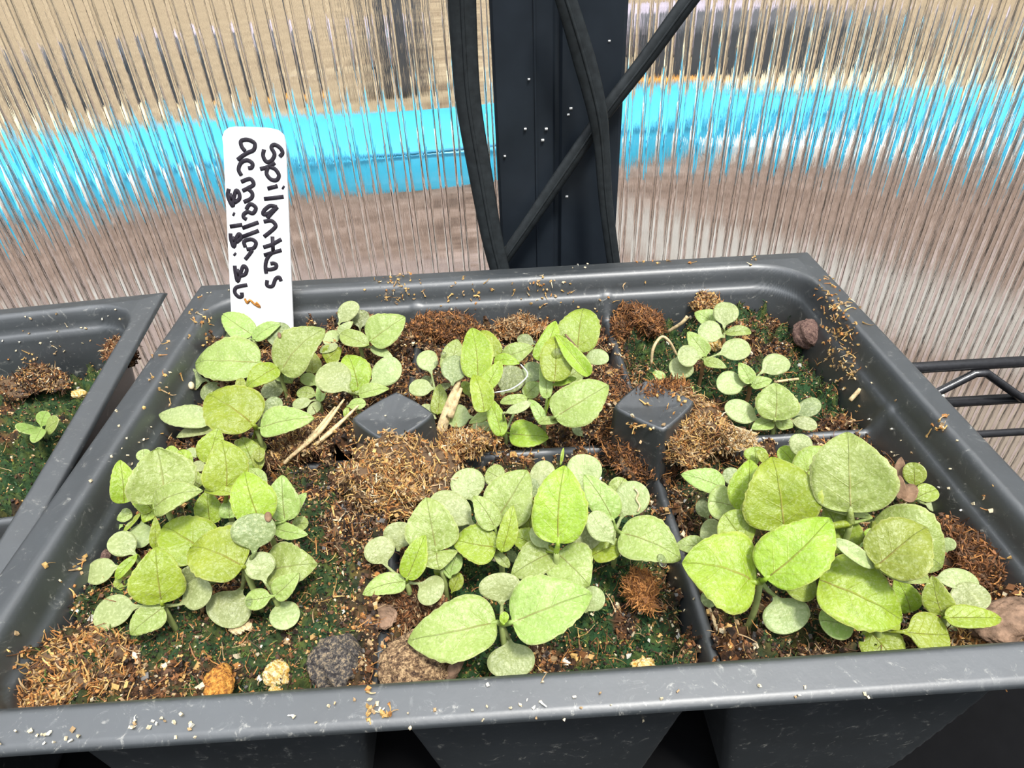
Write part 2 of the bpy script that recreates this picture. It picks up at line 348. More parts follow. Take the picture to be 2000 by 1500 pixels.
# ------------------------------------------------------------------ twin-wall panel
def panel():
    y0, th, sk, pitch, web = .160, .0042, .0004, .00515, .00100
    x0, x1, z0, z1 = -.30, .60, -.74, .45
    V = []; F = []
    def quad(a, b, c, d): k = len(V); V.extend([a, b, c, d]); F.append((k, k+1, k+2, k+3))
    quad((x0, y0, z0), (x1, y0, z0), (x1, y0, z1), (x0, y0, z1)); quad((x1, y0+th, z0), (x0, y0+th, z0), (x0, y0+th, z1), (x1, y0+th, z1))
    n = int((x1-x0)/pitch); r = .00060
    off = .0416-pitch*round((.0416-x0)/pitch)
    xs = off
    caps = []
    for i in range(n-1):
        a = xs+i*pitch+web/2; b = a+pitch-web; ya = y0+sk; yb = y0+th-sk
        if a < x0+.001 or b > x1-.001: continue
        prof = []
        for cx, cy, a0 in ((b-r, yb-r, 0), (a+r, yb-r, 90), (a+r, ya+r, 180), (b-r, ya+r, 270)):
            for t in (0, 30, 60, 90): q = math.radians(a0+t); prof.append((cx+r*math.cos(q), cy+r*math.sin(q)))
        k0 = len(V); m = len(prof)
        for z in (z0, z1): V.extend([(p[0], p[1], z) for p in prof])
        for k in range(m): F.append((k0+k, k0+m+k, k0+m+(k+1) % m, k0+(k+1) % m))
    t = mesh_obj('window_1', V, F, M['glass'], org=(.1, y0, -.74), smooth=False); structure('', t, 'clear ribbed twin-wall plastic panel behind the trays')
panel()

# ------------------------------------------------------------------ frame post and gaskets
def post():
    t = empty('frame_post', (.102, .155, -.74), 'glossy black upright frame post behind the seedling tray', 'post')
    z0, z1 = -.74, .45
    prof = [(.0842, .1592), (.0842, .1535), (.0850, .1528), (.1005, .1528), (.1012, .1538), (.1024, .1538), (.1031, .1524), (.1192, .1524), (.1202, .1532), (.1202, .1592)]
    V = [(a, b, z) for z in (z0, z1) for a, b in prof]; n = len(prof)
    F = [(k, k+1, n+k+1, n+k) for k in range(n-1)] + [(n-1, 0, n, 2*n-1), tuple(range(n))[::-1], tuple(range(n, 2*n))]
    mesh_obj('channel', V, F, M['post'], parent=t, smooth=False)
    v, f = box((.0905+.0052, .15265, -.1), (.0005, .0006, .9)); mesh_obj('ridge', v, f, M['post'], parent=t, smooth=False)
    V, F = [], []
    for u, vv, r in ((1026, 252, .00035), (1067, 252, .0004), (1060, 274, .0004), (1115, 212, .0004), (1110, 224, .00035), (1162, 131, .0004), (1033, 155, .0003), (1107, 384, .0004), (986, 305, .0003), (1190, 80, .0003)):
        c = aty(u, vv, .1524); q = box(c, (r*2, .0003, r*1.6)); V, F = join((V, F), q)
    o = mesh_obj('grit', V, F, M['white'], parent=t); o.o['kind'] = 'stuff'
post()
def strap(name, pts, ys, wpx, label, flatr=.35):
    P = np.array([aty(u, v, y) for (u, v), y in zip(pts, ys)])
    P = smooth_path(P, 8); rad = np.interp(np.linspace(0, 1, len(P)), np.linspace(0, 1, len(wpx)), wpx)
    rad = rad/2*np.linalg.norm(P-CAM, axis=1)/FPX/1.05
    v, f = tube(P, rad, 12, flat=((0, -1, 0), flatr)); 
    v2, f2 = tube(P+np.array([0, -.0001, 0])-np.array([0, 1, 0])*(rad*flatr*.9)[:, None], rad*.16, 6, flat=((0, -1, 0), .5))
    t = mesh_obj(name, v, f, M['rubber'], org=P[-1]); tag(t.o, label, 'rubber strip')
    mesh_obj('rib', v2, f2, M['rubber'], parent=t)
strap('gasket_strip', [(900, -60), (905, 60), (915, 200), (940, 350), (962, 470), (985, 560)], [.150, .150, .149, .147, .145, .143], [52, 50, 48, 46, 42, 38], 'black rubber strip hanging in front of the ribs left of the post')
strap('gasket_strip', [(1085, -60), (1112, 20), (1142, 120), (1166, 215), (1176, 290), (1184, 400), (1202, 540)], [.1455, .1455, .1455, .145, .145, .144, .143], [36, 38, 42, 38, 30, 27, 26], 'black rubber strip curving down in front of the right part of the post')
strap('gasket_strip', [(1400, -70), (1335, 15), (1262, 115), (1180, 222), (1090, 352), (1030, 440), (950, 555)], [.151, .150, .1495, .1485, .148, .147, .145], [33, 32, 31, 30, 30, 28, 24], 'black rubber strip running diagonally across the post and behind the curved strip', .6)

# ------------------------------------------------------------------ wire shelf
def shelf():
    t = empty('wire_shelf', (.1, .02, -.10), 'black wire shelf rack under and beside the trays', 'shelf')
    X0, X1 = -.25, .50; yb = .1445
    def wire(name, p, r, k=1): v, f = tube(p, r, 10); return mesh_obj(name, v, f, M['wire'], parent=t)
    z1 = aty(1900, 712, yb)[2]; z2 = aty(1900, 783, yb)[2]
    wire('truss_rail', [(X0, yb, z1), (X1, yb, z1)], .0021); wire('truss_rail', [(X0, yb, z2), (X1, yb, z2)], .0020)
    zz = []; x = .1; k = 0; xs0 = aty(1888, 740, yb)[0]; xs1 = aty(1985, 775, yb)[0]; st = xs1-xs0
    x = xs0-14*st
    while x < X1:
        zz.append((x, yb-.0024, z1-.0022 if k % 2 == 0 else z2+.0018)); zz.append((x+.004, yb-.0024, z1-.0022 if k % 2 == 0 else z2+.0018)); x += st; k += 1
    wire('zigzag_wire', zz, .0015)
    zd = -.0655
    yd3 = atz(1960, 840, zd)[1]
    for i in range(0, 12):
        y = yd3-.026*i
        wire('deck_wire', [(X0, y, zd-.0012), (X1, y, zd-.0012)], .0013)
    for x in (-.18, 0.03, .14, .36): wire('cross_wire', [(x, yb, zd-.0047), (x, yd3-.30, zd-.0047)], .0022)
    for sx_ in (-.22, .46):
        for y in (yb-.004, yd3-.29):
            wire('shelf_post', [(sx_, y, -.745), (sx_, y, .02)], .011)
shelf()

# ------------------------------------------------------------------ trays
def tray_height(W, D, il, ir, jf, jb, xd, yd, zd, droop=.0022, dep=.0636):
    """height field of a thermoformed pack. il/ir/jf/jb = flange widths"""
    rc = .0135
    def H(x, y):
        cx, cy = (il+W-ir)/2, (jf+D-jb)/2; hx, hy = (W-il-ir)/2, (D-jf-jb)/2
        rc = np.where(y > cy, .0135, .0075); qx = np.abs(x-cx)-(hx-rc); qy = np.abs(y-cy)-(hy-rc)
        sd = np.hypot(np.maximum(qx, 0), np.maximum(qy, 0))+np.minimum(np.maximum(qx, qy), 0)-rc   # <0 inside
        s = -sd
        wall = np.interp(s, [-1, -.0002, .0006, .0012, .0022, .0030, .0046, .0062, .0110, .1], [0, 0, -.0005, -.0018, -.0052, -.0058, -.0118, -.022, -dep, -dep])
        h = wall
        def smax(a, b, k): d = np.clip((a-b)/k, -1, 1); return np.where(d >= 1, a, np.where(d <= -1, b, (a+b)/2+np.abs(0)+(k/4)*(1+d*d)+(a-b)*0-0*d)) 
        def sm(a, b, k): m = np.maximum(a, b); e = np.maximum(k-np.abs(a-b), 0)/k; return m+e*e*k/4
        def dv(d): return np.interp(d, [0, .0006, .0010, .0016, .0045, .0100, 1], [zd+.0004, zd+.0002, zd-.0004, zd-.0022, zd-.0155, -dep, -dep])
        q = None
        for a in xd: g = dv(np.abs(x-a)); q = g if q is None else sm(q, g, .004)
        for a in yd: g = dv(np.abs(y-a)); q = g if q is None else sm(q, g, .004)
        h = np.where(s > 0, sm(h, q, .010), h)
        # flange: slightly crowned, drooping at the edge
        e = np.minimum(np.minimum(x, W-x), np.minimum(y, D-y))
        fl = np.where(s <= 0, -droop*.42*(1-np.clip(e/.0055, 0, 1))-droop*.3*(1-sstep(0, .0009, e)), 0)
        return np.maximum(h+fl, -dep)
    return H
def tray_axis(L, cuts):
    pts = set(np.round(np.arange(0, L+1e-9, .0011), 5).tolist())
    for a, b in cuts: pts |= set(np.round(np.arange(max(0, a), min(L, b), .00042), 5).tolist())
    p = sorted(pts); out = [0.0]
    for q in p:
        if q-out[-1] > .0003: out.append(q)
    out[-1] = L; return np.array(out)
def build_tray(name, W, D, fl, xd, yd, zd, org, rz, label, pegs):
    il, ir, jf, jb = fl
    H = tray_height(W, D, il, ir, jf, jb, xd, yd, zd, dep=.0636+org[2])
    xs = tray_axis(W, [(0, il+.016)]+[(a-.012, a+.012) for a in xd]+[(W-ir-.016, W)])
    ys = tray_axis(D, [(0, jf+.016)]+[(a-.012, a+.012) for a in yd]+[(D-jb-.016, D)])
    X, Y = np.meshgrid(xs, ys, indexing='ij'); Zt = H(X, Y)
    c, s = math.cos(rz), math.sin(rz)
    def tf(x, y, z): return np.stack([org[0]+c*x-s*y, org[1]+s*x+c*y, org[2]+z], -1)
    V = tf(X, Y, Zt).reshape(-1, 3); nx, ny = X.shape
    idx = np.arange(nx*ny).reshape(nx, ny)
    F = np.stack([idx[:-1, :-1], idx[1:, :-1], idx[1:, 1:], idx[:-1, 1:]], -1).reshape(-1, 4)
    t = empty(name, org, label, 'seedling tray')
    o = mesh_obj('shell', V, F, M['tray'], parent=t); so = o.o.modifiers.new('solid', 'SOLIDIFY'); so.thickness = .0005; so.offset = -1
    for (px, py, half, pz) in pegs:
        V2 = []; rings = [(0.0, pz-.0009), (.5, pz-.0008), (.90, pz-.0001), (.955, pz-.0001), (.985, pz-.0009), (1.03, pz-.008), (1.10, pz-.020), (1.25, pz-.045)]
        nseg = 48
        for k, (sc_, z) in enumerate(rings):
            for i in range(nseg):
                a = 2*math.pi*i/nseg; ca, sa = math.cos(a), math.sin(a)
                e = .62; m_ = (abs(ca)**(1/e)+abs(sa)**(1/e))**(-e)   # near diamond, soft corners
                m_ = 1/((abs(ca)**1.12+abs(sa)**1.12)**(1/1.12))
                r = half*m_*sc_*1.04
                V2.append(tf(px+r*ca, py+r*sa, z+.0004*abs(ca*sa)*0))
        F2 = [(k*nseg+i, k*nseg+(i+1) % nseg, (k+1)*nseg+(i+1) % nseg, (k+1)*nseg+i) for k in range(len(rings)-1) for i in range(nseg)]
        F2 = [f[::-1] for f in F2]
        mesh_obj('corner_post', V2, F2, M['tray'], parent=t)
    return t, H, tf
TW, TD = .170, .1265
XD, YD, ZD = [.0600, .1115], [.0620], -.0118
tray, HT, TF = build_tray('seedling_tray', TW, TD, (.0065, .0060, .0052, .0080), XD, YD, ZD, (0, 0, 0), 0,
    'black plastic six-cell seedling tray full of seedlings, in the middle of the shelf', [(.0600, .0600, .0078, .0016), (.1113, .0595, .0078, .0012)])
# split seam on the back wall
P = [aty(1408, 503, .1262), aty(1414, 520, .1225), aty(1416, 540, .1188), aty(1417, 585, .1165)]
v, f = tube(smooth_path(P, 4), .00035, 6); mesh_obj('split_seam', v, f, M['tray'], parent=tray)
LO = (-.1774, .0015, -.0032); LR = math.radians(6.3)
LW, LD = .170, .140
# place so that the back right corner lands at its spot
cr_ = atz(325, 567, -.0032-.001); c_, s_ = math.cos(LR), math.sin(LR)
LO = (cr_[0]-(c_*LW-s_*LD), cr_[1]-(s_*LW+c_*LD), -.0036)
tray2, HL, TFL = build_tray('seedling_tray', LW, LD, (.005, .0045, .005, .0060), [.085], [.0655], -.0118, LO, LR,
    'black plastic seedling tray at the left edge, mostly bare soil', [])

# ------------------------------------------------------------------ soil
PAL = {'dark': (.022, .014, .010), 'brown': (.085, .042, .021), 'rust': (.20, .085, .032), 'orange': (.38, .17, .05), 'tan': (.40, .27, .14), 'gold': (.52, .32, .11), 'pale': (.62, .52, .34), 'moss': (.018, .052, .017), 'moss2': (.105, .155, .032), 'grey': (.14, .13, .12), 'white': (.72, .69, .58)}
def pick(n, wts):
    ks = list(wts); p = np.array([wts[k] for k in ks], float); p /= p.sum()
    i = rng.choice(len(ks), n, p=p); c = np.array([PAL[k] for k in ks])[i]; return c*rng.uniform(.7, 1.3, (n, 1))
def randrot(n):
    q = rng.normal(size=(n, 4)); q /= np.linalg.norm(q, axis=1)[:, None]; w_, x, y, z = q.T
    return np.stack([np.stack([1-2*(y*y+z*z), 2*(x*y-z*w_), 2*(x*z+y*w_)], -1), np.stack([2*(x*y+z*w_), 1-2*(x*x+z*z), 2*(y*z-x*w_)], -1), np.stack([2*(x*z-y*w_), 2*(y*z+x*w_), 1-2*(x*x+y*y)], -1)], 1)
CUBE = np.array([(x, y, z) for x in (-1, 1) for y in (-1, 1) for z in (-1, 1)], float); CF = np.array([(0,1,3,2),(4,6,7,5),(0,4,5,1),(2,3,7,6),(0,2,6,4),(1,5,7,3)])
def chips(P, size, cols):
    n = len(P); L = CUBE[None]*(size[:, None, :]/2)*rng.uniform(.45, 1.1, (n, 8, 1)); V = np.einsum('nij,nkj->nki', randrot(n), L)+P[:, None]
    F = CF[None]+8*np.arange(n)[:, None, None]; return V.reshape(-1, 3), F.reshape(-1, 4), np.repeat(cols, 8, 0)
def fibers(P, D, length, rad, cols, seg=4, curl=.6):
    n = len(P); V = np.empty((n, seg+1, 3, 3)); cur = P.copy(); d = D/np.linalg.norm(D, axis=1)[:, None]
    side = np.cross(d, rng.normal(size=(n, 3))); side /= np.linalg.norm(side, axis=1)[:, None]+1e-9; s2 = np.cross(d, side)
    bend = rng.normal(size=(n, 3))*curl
    for k in range(seg+1):
        r = rad*(1-.5*k/seg)
        for j in range(3):
            a = 2*math.pi*j/3; V[:, k, j] = cur+(side*math.cos(a)+s2*math.sin(a))*r[:, None]
        cur = cur+d*(length/seg)[:, None]; d = d+bend/seg+rng.normal(size=(n, 3))*curl*.25; d /= np.linalg.norm(d, axis=1)[:, None]
    base = np.arange(n)[:, None, None, None]*(seg+1)*3; k = np.arange(seg)[None, :, None, None]; j = np.arange(3)[None, None, :, None]
    F = np.concatenate([base+k*3+j, base+k*3+(j+1) % 3, base+(k+1)*3+(j+1) % 3, base+(k+1)*3+j], -1)
    return V.reshape(-1, 3), F.reshape(-1, 4), np.repeat(cols, (seg+1)*3, 0)
def merge(lst):
    V, F, Cc = [], [], []; b = 0
    for v, f, c in lst: V.append(v); F.append(f+b); Cc.append(c); b += len(v)
    return np.vstack(V), np.vstack(F), np.vstack(Cc)
BROWN = {'dark': 5, 'brown': 5, 'rust': 3, 'orange': 1.8, 'tan': 1.7, 'gold': 1.3, 'pale': .5, 'grey': .7}
GOLD = {'gold': 5, 'tan': 4, 'orange': 2.5, 'pale': .7, 'brown': 2, 'rust': 1.5}
SOILS = {}
def build_soil(H, tf, x0, x1, y0, y1, zc, seed, label, mossy, edge=.0014, nchips=2600, lumps=()):
    st = .00055; xs = np.arange(x0, x1, st); ys = np.arange(y0, y1, st); X, Y = np.meshgrid(xs, ys, indexing='ij')
    hx, hy = (x1-x0)/2, (y1-y0)/2; cx, cy = (x0+x1)/2, (y0+y1)/2
    r = np.maximum(np.abs(X-cx)/hx, np.abs(Y-cy)/hy)
    def surf(X, Y):
        r = np.maximum(np.abs(X-cx)/hx, np.abs(Y-cy)/hy)
        big = fbm(X, Y, 90, 3, seed); med = fbm(X, Y, 380, 3, seed+11); fine = fbm(X, Y, 1300, 2, seed+23)
        z = zc+(big-.5)*.0045+(med-.5)*.0042*(1+r)+(fine-.5)*.0028+edge*sstep(.62, .92, r)*(med-.1)
        for lx, ly, lr, lh in lumps: z = z+lh*np.exp(-((X-lx)**2+(Y-ly)**2)/lr**2)*(.6+.8*med)
        return z
    def mossm(X, Y):
        r = np.maximum(np.abs(X-cx)/hx, np.abs(Y-cy)/hy)
        return np.clip(mossy*sstep(1.02, .72, r)*sstep(.34, .50, fbm(X, Y, 130, 4, seed+31)+.20*(mossy-.5)), 0, 1)
    Zs = surf(X, Y); Ht = H(X, Y); ok = Ht < Zs+.0004
    mm = mossm(X, Y); n1 = fbm(X, Y, 900, 4, seed+41, .8); n2 = fbm(X, Y, 160, 3, seed+51)
    ca = np.array(PAL['dark']); cb = np.array(PAL['brown']); cc = np.array(PAL['rust'])*.8; t1 = sstep(.35, .6, n1)[..., None]; t2 = sstep(.5, .75, n2*.5+n1*.5)[..., None]
    col = ca*(1-t1)+cb*t1; col = col*(1-t2)+cc*t2
    t3 = sstep(.45, .7, n1)[..., None]; mc = np.array(PAL['moss'])*(1-t3)+np.array(PAL['moss2'])*.6*t3; col = col*(1-mm[..., None])+mc*mm[..., None]
    nx, ny = X.shape; idx = np.arange(nx*ny).reshape(nx, ny)
    okf = ok[:-1, :-1] & ok[1:, :-1] & ok[1:, 1:] & ok[:-1, 1:]
    F = np.stack([idx[:-1, :-1], idx[1:, :-1], idx[1:, 1:], idx[:-1, 1:]], -1)[okf]
    V = tf(X, Y, Zs).reshape(-1, 3); colr = col.reshape(-1, 3)
    used = np.unique(F); remap = -np.ones(len(V), int); remap[used] = np.arange(len(used))
    o = mesh_obj('potting_soil', V[used], remap[F], M['soil'], org=tf(np.array(cx), np.array(cy), np.array(zc)), col=colr[used]); tag(o.o, label, 'soil', 'potting soil in the tray cells', 'stuff')
    # crumbs
    n = nchips; px = rng.uniform(x0, x1, n*2); py = rng.uniform(y0, y1, n*2); pz = surf(px, py); mk = mossm(px, py); keep = (H(px, py) < pz-.0002) & (rng.random(n*2) > mk*.80)
    px, py, pz, mk = px[keep], py[keep], pz[keep], mk[keep]; P = tf(px, py, pz+.0002); k = len(P)
    big = rng.random(k)**4
    s = (.00026+.0008*big)[:, None]*(1-.45*mk)[:, None]*rng.uniform(.5, 1.4, (k, 3)); L = [chips(P, s, pick(k, BROWN))]
    nf = int(k*.16); i = rng.integers(0, k, nf); Dv = rng.normal(size=(nf, 3))*[1, 1, .45]; Dv[:, 2] = np.abs(Dv[:, 2])
    L.append(fibers(P[i], Dv, rng.uniform(.0010, .0034, nf), rng.uniform(.00006, .00014, nf), pick(nf, {'rust': 3, 'orange': 2, 'brown': 3, 'tan': 2, 'gold': 1.5})))
    # moss tufts
    nm = int(9000*mossy); mx = rng.uniform(x0, x1, nm); my = rng.uniform(y0, y1, nm); mz = surf(mx, my); kk = (mossm(mx, my) > .35) & (H(mx, my) < mz-.0002)
    mx, my, mz = mx[kk], my[kk], mz[kk]
    if len(mx):
        P2 = tf(mx, my, mz); q = len(P2); Dv = rng.normal(size=(q, 3))*.6+[0, 0, .8]
        L.append(fibers(P2, Dv, rng.uniform(.0005, .0013, q), rng.uniform(.00008, .00018, q), pick(q, {'moss': 5, 'moss2': 2.4, 'dark': 1}), seg=2, curl=.8))
    # perlite grit
    ng = 60; gx = rng.uniform(x0, x1, ng); gy = rng.uniform(y0, y1, ng); gz = surf(gx, gy); kk = H(gx, gy) < gz-.0004; gx, gy, gz = gx[kk], gy[kk], gz[kk]
    L.append(chips(tf(gx, gy, gz+.0003), rng.uniform(.0004, .0010, (len(gx), 1))*np.ones((1, 3)), pick(len(gx), {'white': 2, 'pale': 3, 'gold': 2})))
    Vc, Fc, Cc = merge(L)
    n2_ = 9000; qx = rng.uniform(x0, x1, n2_); qy = rng.uniform(y0, y1, n2_); qz = surf(qx, qy); kk = (H(qx, qy) < qz-.0002) & (rng.random(n2_) > mossm(qx, qy)*.6); qx, qy, qz = qx[kk], qy[kk], qz[kk]
    L.append(chips(tf(qx, qy, qz+.0001), rng.uniform(.00022, .00050, (len(qx), 1))*rng.uniform(.7, 1.2, (len(qx), 3)), pick(len(qx), {'dark': 4, 'brown': 4, 'rust': 2, 'orange': 2, 'tan': 2, 'gold': 2, 'pale': .6}))); Vc, Fc, Cc = merge(L)
    so = mesh_obj('crumbs', Vc, Fc, M['crumb'], parent=o, smooth=False, col=Cc); so.o['kind'] = 'stuff'
    return surf
def cell(i, j):
    xb = [.0065, XD[0], XD[1], TW-.0060]; yb = [.0052, YD[0], TD-.0080]; return xb[i], xb[i+1], yb[j], yb[j+1]
names = {(0,0): 'in the front left cell, with stones along the front rim', (1,0): 'in the front middle cell, mossy near the front rim', (2,0): 'in the front right cell, under the largest leaves',
         (0,1): 'in the back left cell, around the white plant marker', (1,1): 'in the back middle cell, between the two plastic corner posts', (2,1): 'in the back right cell, mostly covered in dark green moss'}
mos = {(0,0): .85, (1,0): 1.0, (2,0): .6, (0,1): .35, (1,1): .2, (2,1): 1.0}
zcs = {(0,0): -.0108, (1,0): -.0145, (2,0): -.0142, (0,1): -.0118, (1,1): -.0147, (2,1): -.0152}
lmp = {(0,0): [(.013, .014, .009, .004), (.055, .030, .006, .003), (.058, .045, .006, .004)], (1,0): [(.067, .016, .007, .003), (.085, .010, .02, .001)], (2,0): [(.160, .015, .008, .004), (.130, .010, .012, .003), (.118, .012, .006, .003)],
       (0,1): [(.012, .10, .008, .003), (.050, .067, .008, .004), (.03, .113, .02, .002)], (1,1): [(.068, .112, .008, .004), (.105, .072, .008, .004), (.088, .112, .01, .003)], (2,1): [(.120, .108, .006, .006), (.15, .112, .012, .002)]}
SURF = {}
for j in (1, 0):
    for i in range(3):
        a, b, c, d = cell(i, j)
        SURF[(i, j)] = build_soil(HT, TF, a, b, c, d, zcs[(i, j)], 100+i*7+j*31, 'brown potting soil '+names[(i, j)], mos[(i, j)], lumps=lmp[(i, j)], nchips=10000)
build_soil(HL, TFL, .085, LW-.0045, .0655, LD-.006, -.0190, 300, 'brown and mossy potting soil in the back cell of the left tray', .9, nchips=2200, lumps=[(.160, .128, .008, .007), (.14, .075, .03, .004)])
build_soil(HL, TFL, .085, LW-.0045, .005, .0655, -.0200, 340, 'brown potting soil in the front cell of the left tray', .2, nchips=1200)
def soil_at(x, y):
    i = 0 if x < XD[0] else (1 if x < XD[1] else 2); j = 0 if y < YD[0] else 1
    return float(SURF[(i, j)](np.array([x]), np.array([y]))[0])

# ------------------------------------------------------------------ black pan added under the trays to keep the gaps dark
pr = [box((.01, .030, -.0648), (.42, .20, .0010))]
for c, q in (((.01, -.0695, -.0630), (.42, .0010, .0046)), ((.01, .1295, -.0630), (.42, .0010, .0046)), ((-.1995, .03, -.0630), (.0010, .2, .0046)), ((.2195, .03, -.0630), (.0010, .2, .0046))): pr.append(box(c, q))
v, f = join(*pr); t = mesh_obj('drip_tray', v, f, M['shade_black'], org=(.01, .03, -.0653), smooth=False); tag(t.o, 'flat black pan added to darken the gaps under the seedling trays', 'added pan')

# ------------------------------------------------------------------ clods and litter
def ico(sub=3):
    t = (1+5**.5)/2; V = [(-1,t,0),(1,t,0),(-1,-t,0),(1,-t,0),(0,-1,t),(0,1,t),(0,-1,-t),(0,1,-t),(t,0,-1),(t,0,1),(-t,0,-1),(-t,0,1)]; V = [nrm(v) for v in V]
    F = [(0,11,5),(0,5,1),(0,1,7),(0,7,10),(0,10,11),(1,5,9),(5,11,4),(11,10,2),(10,7,6),(7,1,8),(3,9,4),(3,4,2),(3,2,6),(3,6,8),(3,8,9),(4,9,5),(2,4,11),(6,2,10),(8,6,7),(9,8,1)]
    for _ in range(sub):
        c = {}; G = []
        def mid(a, b):
            k = (min(a, b), max(a, b))
            if k not in c: c[k] = len(V); V.append(nrm(V[a]+V[b]))
            return c[k]
        for a, b, d in F: x, y, z = mid(a, b), mid(b, d), mid(d, a); G += [(a,x,z),(b,y,x),(d,z,y),(x,y,z)]
        F = G
    return np.array(V), F
IV, IF = ico(4)
def lumpy(c, s, seed, amp=.25, rot=0.0):
    f = lambda k, sd: vnoise(IV[:, 0]*k+IV[:, 2]*k*.7+50, IV[:, 1]*k-IV[:, 2]*k*.6+50, sd)
    r = 1+amp*((f(1.7, seed)-.5)*2+(f(4.0, seed+1)-.5)+(f(9.0, seed+2)-.5)*.7+(f(21.0, seed+3)-.5)*.5)
    V = IV*r[:, None]*np.array(s)/2; c_, s_ = math.cos(rot), math.sin(rot)
    V = V @ np.array([[c_, s_, 0], [-s_, c_, 0], [0, 0, 1]]); return V+np.asarray(c)
def clod(name, px, wpx, hpx, z, mat, label, cat, group=None, seed=0, amp=.25, thick=.8, rot=0, faceted=False):
    """lumpy stone or clod centred where the photo shows it; wpx/hpx its size in the photo"""
    z = z+.0022; c = atz(px[0], px[1], z); d = np.linalg.norm(c-CAM)/FPX; sx_ = wpx*d; sy_ = hpx*d
    V = lumpy(c, (sx_, sy_*1.05, min(sx_, sy_)*thick), seed, amp, rot); t = mesh_obj(name, V, IF, M[mat], org=c-np.array([0, 0, min(sx_, sy_)*thick*.4]), smooth=not faceted)
    tag(t.o, label, cat, group); return t
def fibre_clump(px, wpx, hpx, z, pal, label, seed=0, n=500, flen=(.0009, .0026), thick=.7, rot=0, core=(.11, .065, .032), chipn=1600, rad=(.00009, .00020)):
    z = z+.0012; c = atz(px[0], px[1], z); d = np.linalg.norm(c-CAM)/FPX; sx_ = wpx*d; sy_ = hpx*d; sz = min(sx_, sy_)*thick
    V = lumpy(c, (sx_*.86, sy_*.86, sz*.86), seed, .55, rot); F = np.array(IF)
    t = mesh_obj('coir_clump', V, F, M['crumb'], org=c-np.array([0, 0, sz*.4]), col=np.tile(np.array([core]), (len(V), 1))); tag(t.o, label, 'clump')
    n = int(n*4); i = rng.integers(0, len(V), n); nr = V[i]-c; nr /= np.linalg.norm(nr, axis=1)[:, None]; k = nr[:, 2] > -.35; i = i[k]; nr = nr[k]; q = len(i)
    tang = np.cross(nr, rng.normal(size=(q, 3))); D = tang+nr*rng.uniform(-.1, .5, (q, 1))
    L = [fibers(V[i]+nr*.0002, D, rng.uniform(*flen, q), rng.uniform(*rad, q), pick(q, pal), seg=4, curl=.9)]
    j = rng.integers(0, len(V), chipn); nj = V[j]-c; nj /= np.linalg.norm(nj, axis=1)[:, None]
    L.append(chips(V[j]+nj*.0003, rng.uniform(.0002, .0008, (chipn, 3)), pick(chipn, pal)))
    Vc, Fc, Cc = merge(L); f_ = mesh_obj('strands', Vc, Fc, M['crumb'], parent=t, smooth=False, col=Cc); f_.o['kind'] = 'stuff'; return t
fibre_clump((770, 935), 190, 140, -.0055, GOLD, 'large golden ball of coir fibre in front of the left corner post', 1, 1500)
fibre_clump((885, 868), 120, 55, -.0085, GOLD, 'golden tuft of coir fibre on the cell divider beside the dry twig', 2, 600)
fibre_clump((1345, 835), 115, 150, -.0055, GOLD, 'golden heap of coir fibre spilling down the right corner post', 3, 1500, rad=(.00008, .00016))
fibre_clump((1292, 765), 90, 40, -.0015, {'rust': 3, 'orange': 2, 'brown': 2}, 'thin rusty wad of coir lying on top of the right corner post', 4, 400, thick=.5)
fibre_clump((700, 1020), 110, 130, -.0110, BROWN, 'dark brown crumbly clump below the golden coir ball', 5, 900)
fibre_clump((1235, 880), 120, 140, -.0115, {'brown': 4, 'rust': 4, 'orange': 2, 'dark': 2}, 'rusty brown clump of coir to the left of the right corner post', 6, 1200)
fibre_clump((1175, 790), 100, 90, -.0130, {'brown': 4, 'rust': 4, 'orange': 2, 'dark': 2}, 'brown clump of coir between the back middle seedlings and the right corner post', 16, 800)
fibre_clump((1245, 632), 95, 80, -.0110, {'brown': 3, 'rust': 5, 'orange': 2}, 'rusty tangled clump in the back left corner of the mossy cell', 7, 900)
fibre_clump((1380, 590), 40, 36, -.0090, GOLD, 'small tan tuft against the back wall above the mossy cell', 8, 160)
fibre_clump((1430, 862), 70, 34, -.0095, {'pale': 3, 'tan': 3, 'gold': 2}, 'pale crumb heap on the divider below the mossy cell', 9, 260)
fibre_clump((762, 568), 66, 52, -.0040, GOLD, 'tan tuft stuck to the back wall right of the white marker', 10, 260, thick=.3)
fibre_clump((860, 640), 110, 60, -.0105, {'brown': 3, 'rust': 4, 'orange': 2}, 'rusty crumb clump at the back wall between the left and middle cells', 11, 700)
fibre_clump((1012, 640), 70, 40, -.0105, {'brown': 2, 'tan': 4, 'orange': 2}, 'tan crumb clump at the back wall behind the middle seedlings', 12, 400)
fibre_clump((612, 852), 150, 62, -.0085, {'brown': 4, 'gold': 2, 'tan': 3, 'rust': 2}, 'long brown and golden fibre bundle left of the left corner post', 13, 1100, rot=.75)
fibre_clump((770, 1180), 120, 70, -.0125, {'brown': 4, 'rust': 3, 'tan': 2}, 'flaky brown clump left of the large front seedling', 14, 800)
fibre_clump((1250, 1150), 34, 70, -.0120, {'orange': 4, 'rust': 2}, 'narrow orange tuft standing right of the large front seedling', 15, 300)
fibre_clump((1940, 1275), 130, 70, -.0105, GOLD, 'golden crumbly heap in the front right corner of the tray', 17, 900)
fibre_clump((235, 690), 50, 60, -.0130, {'rust': 4, 'brown': 3, 'tan': 2}, 'rusty clump in the back right corner of the left tray', 18, 400)
fibre_clump((70, 745), 90, 50, -.0180, BROWN, 'brown crumb clump along the back of the left tray', 19, 400)
fibre_clump((85, 1335), 190, 130, -.0098, {'orange': 4, 'gold': 3, 'brown': 3, 'tan': 2}, 'orange brown crumbly heap in the front left corner of the tray', 20, 1200, thick=.35)
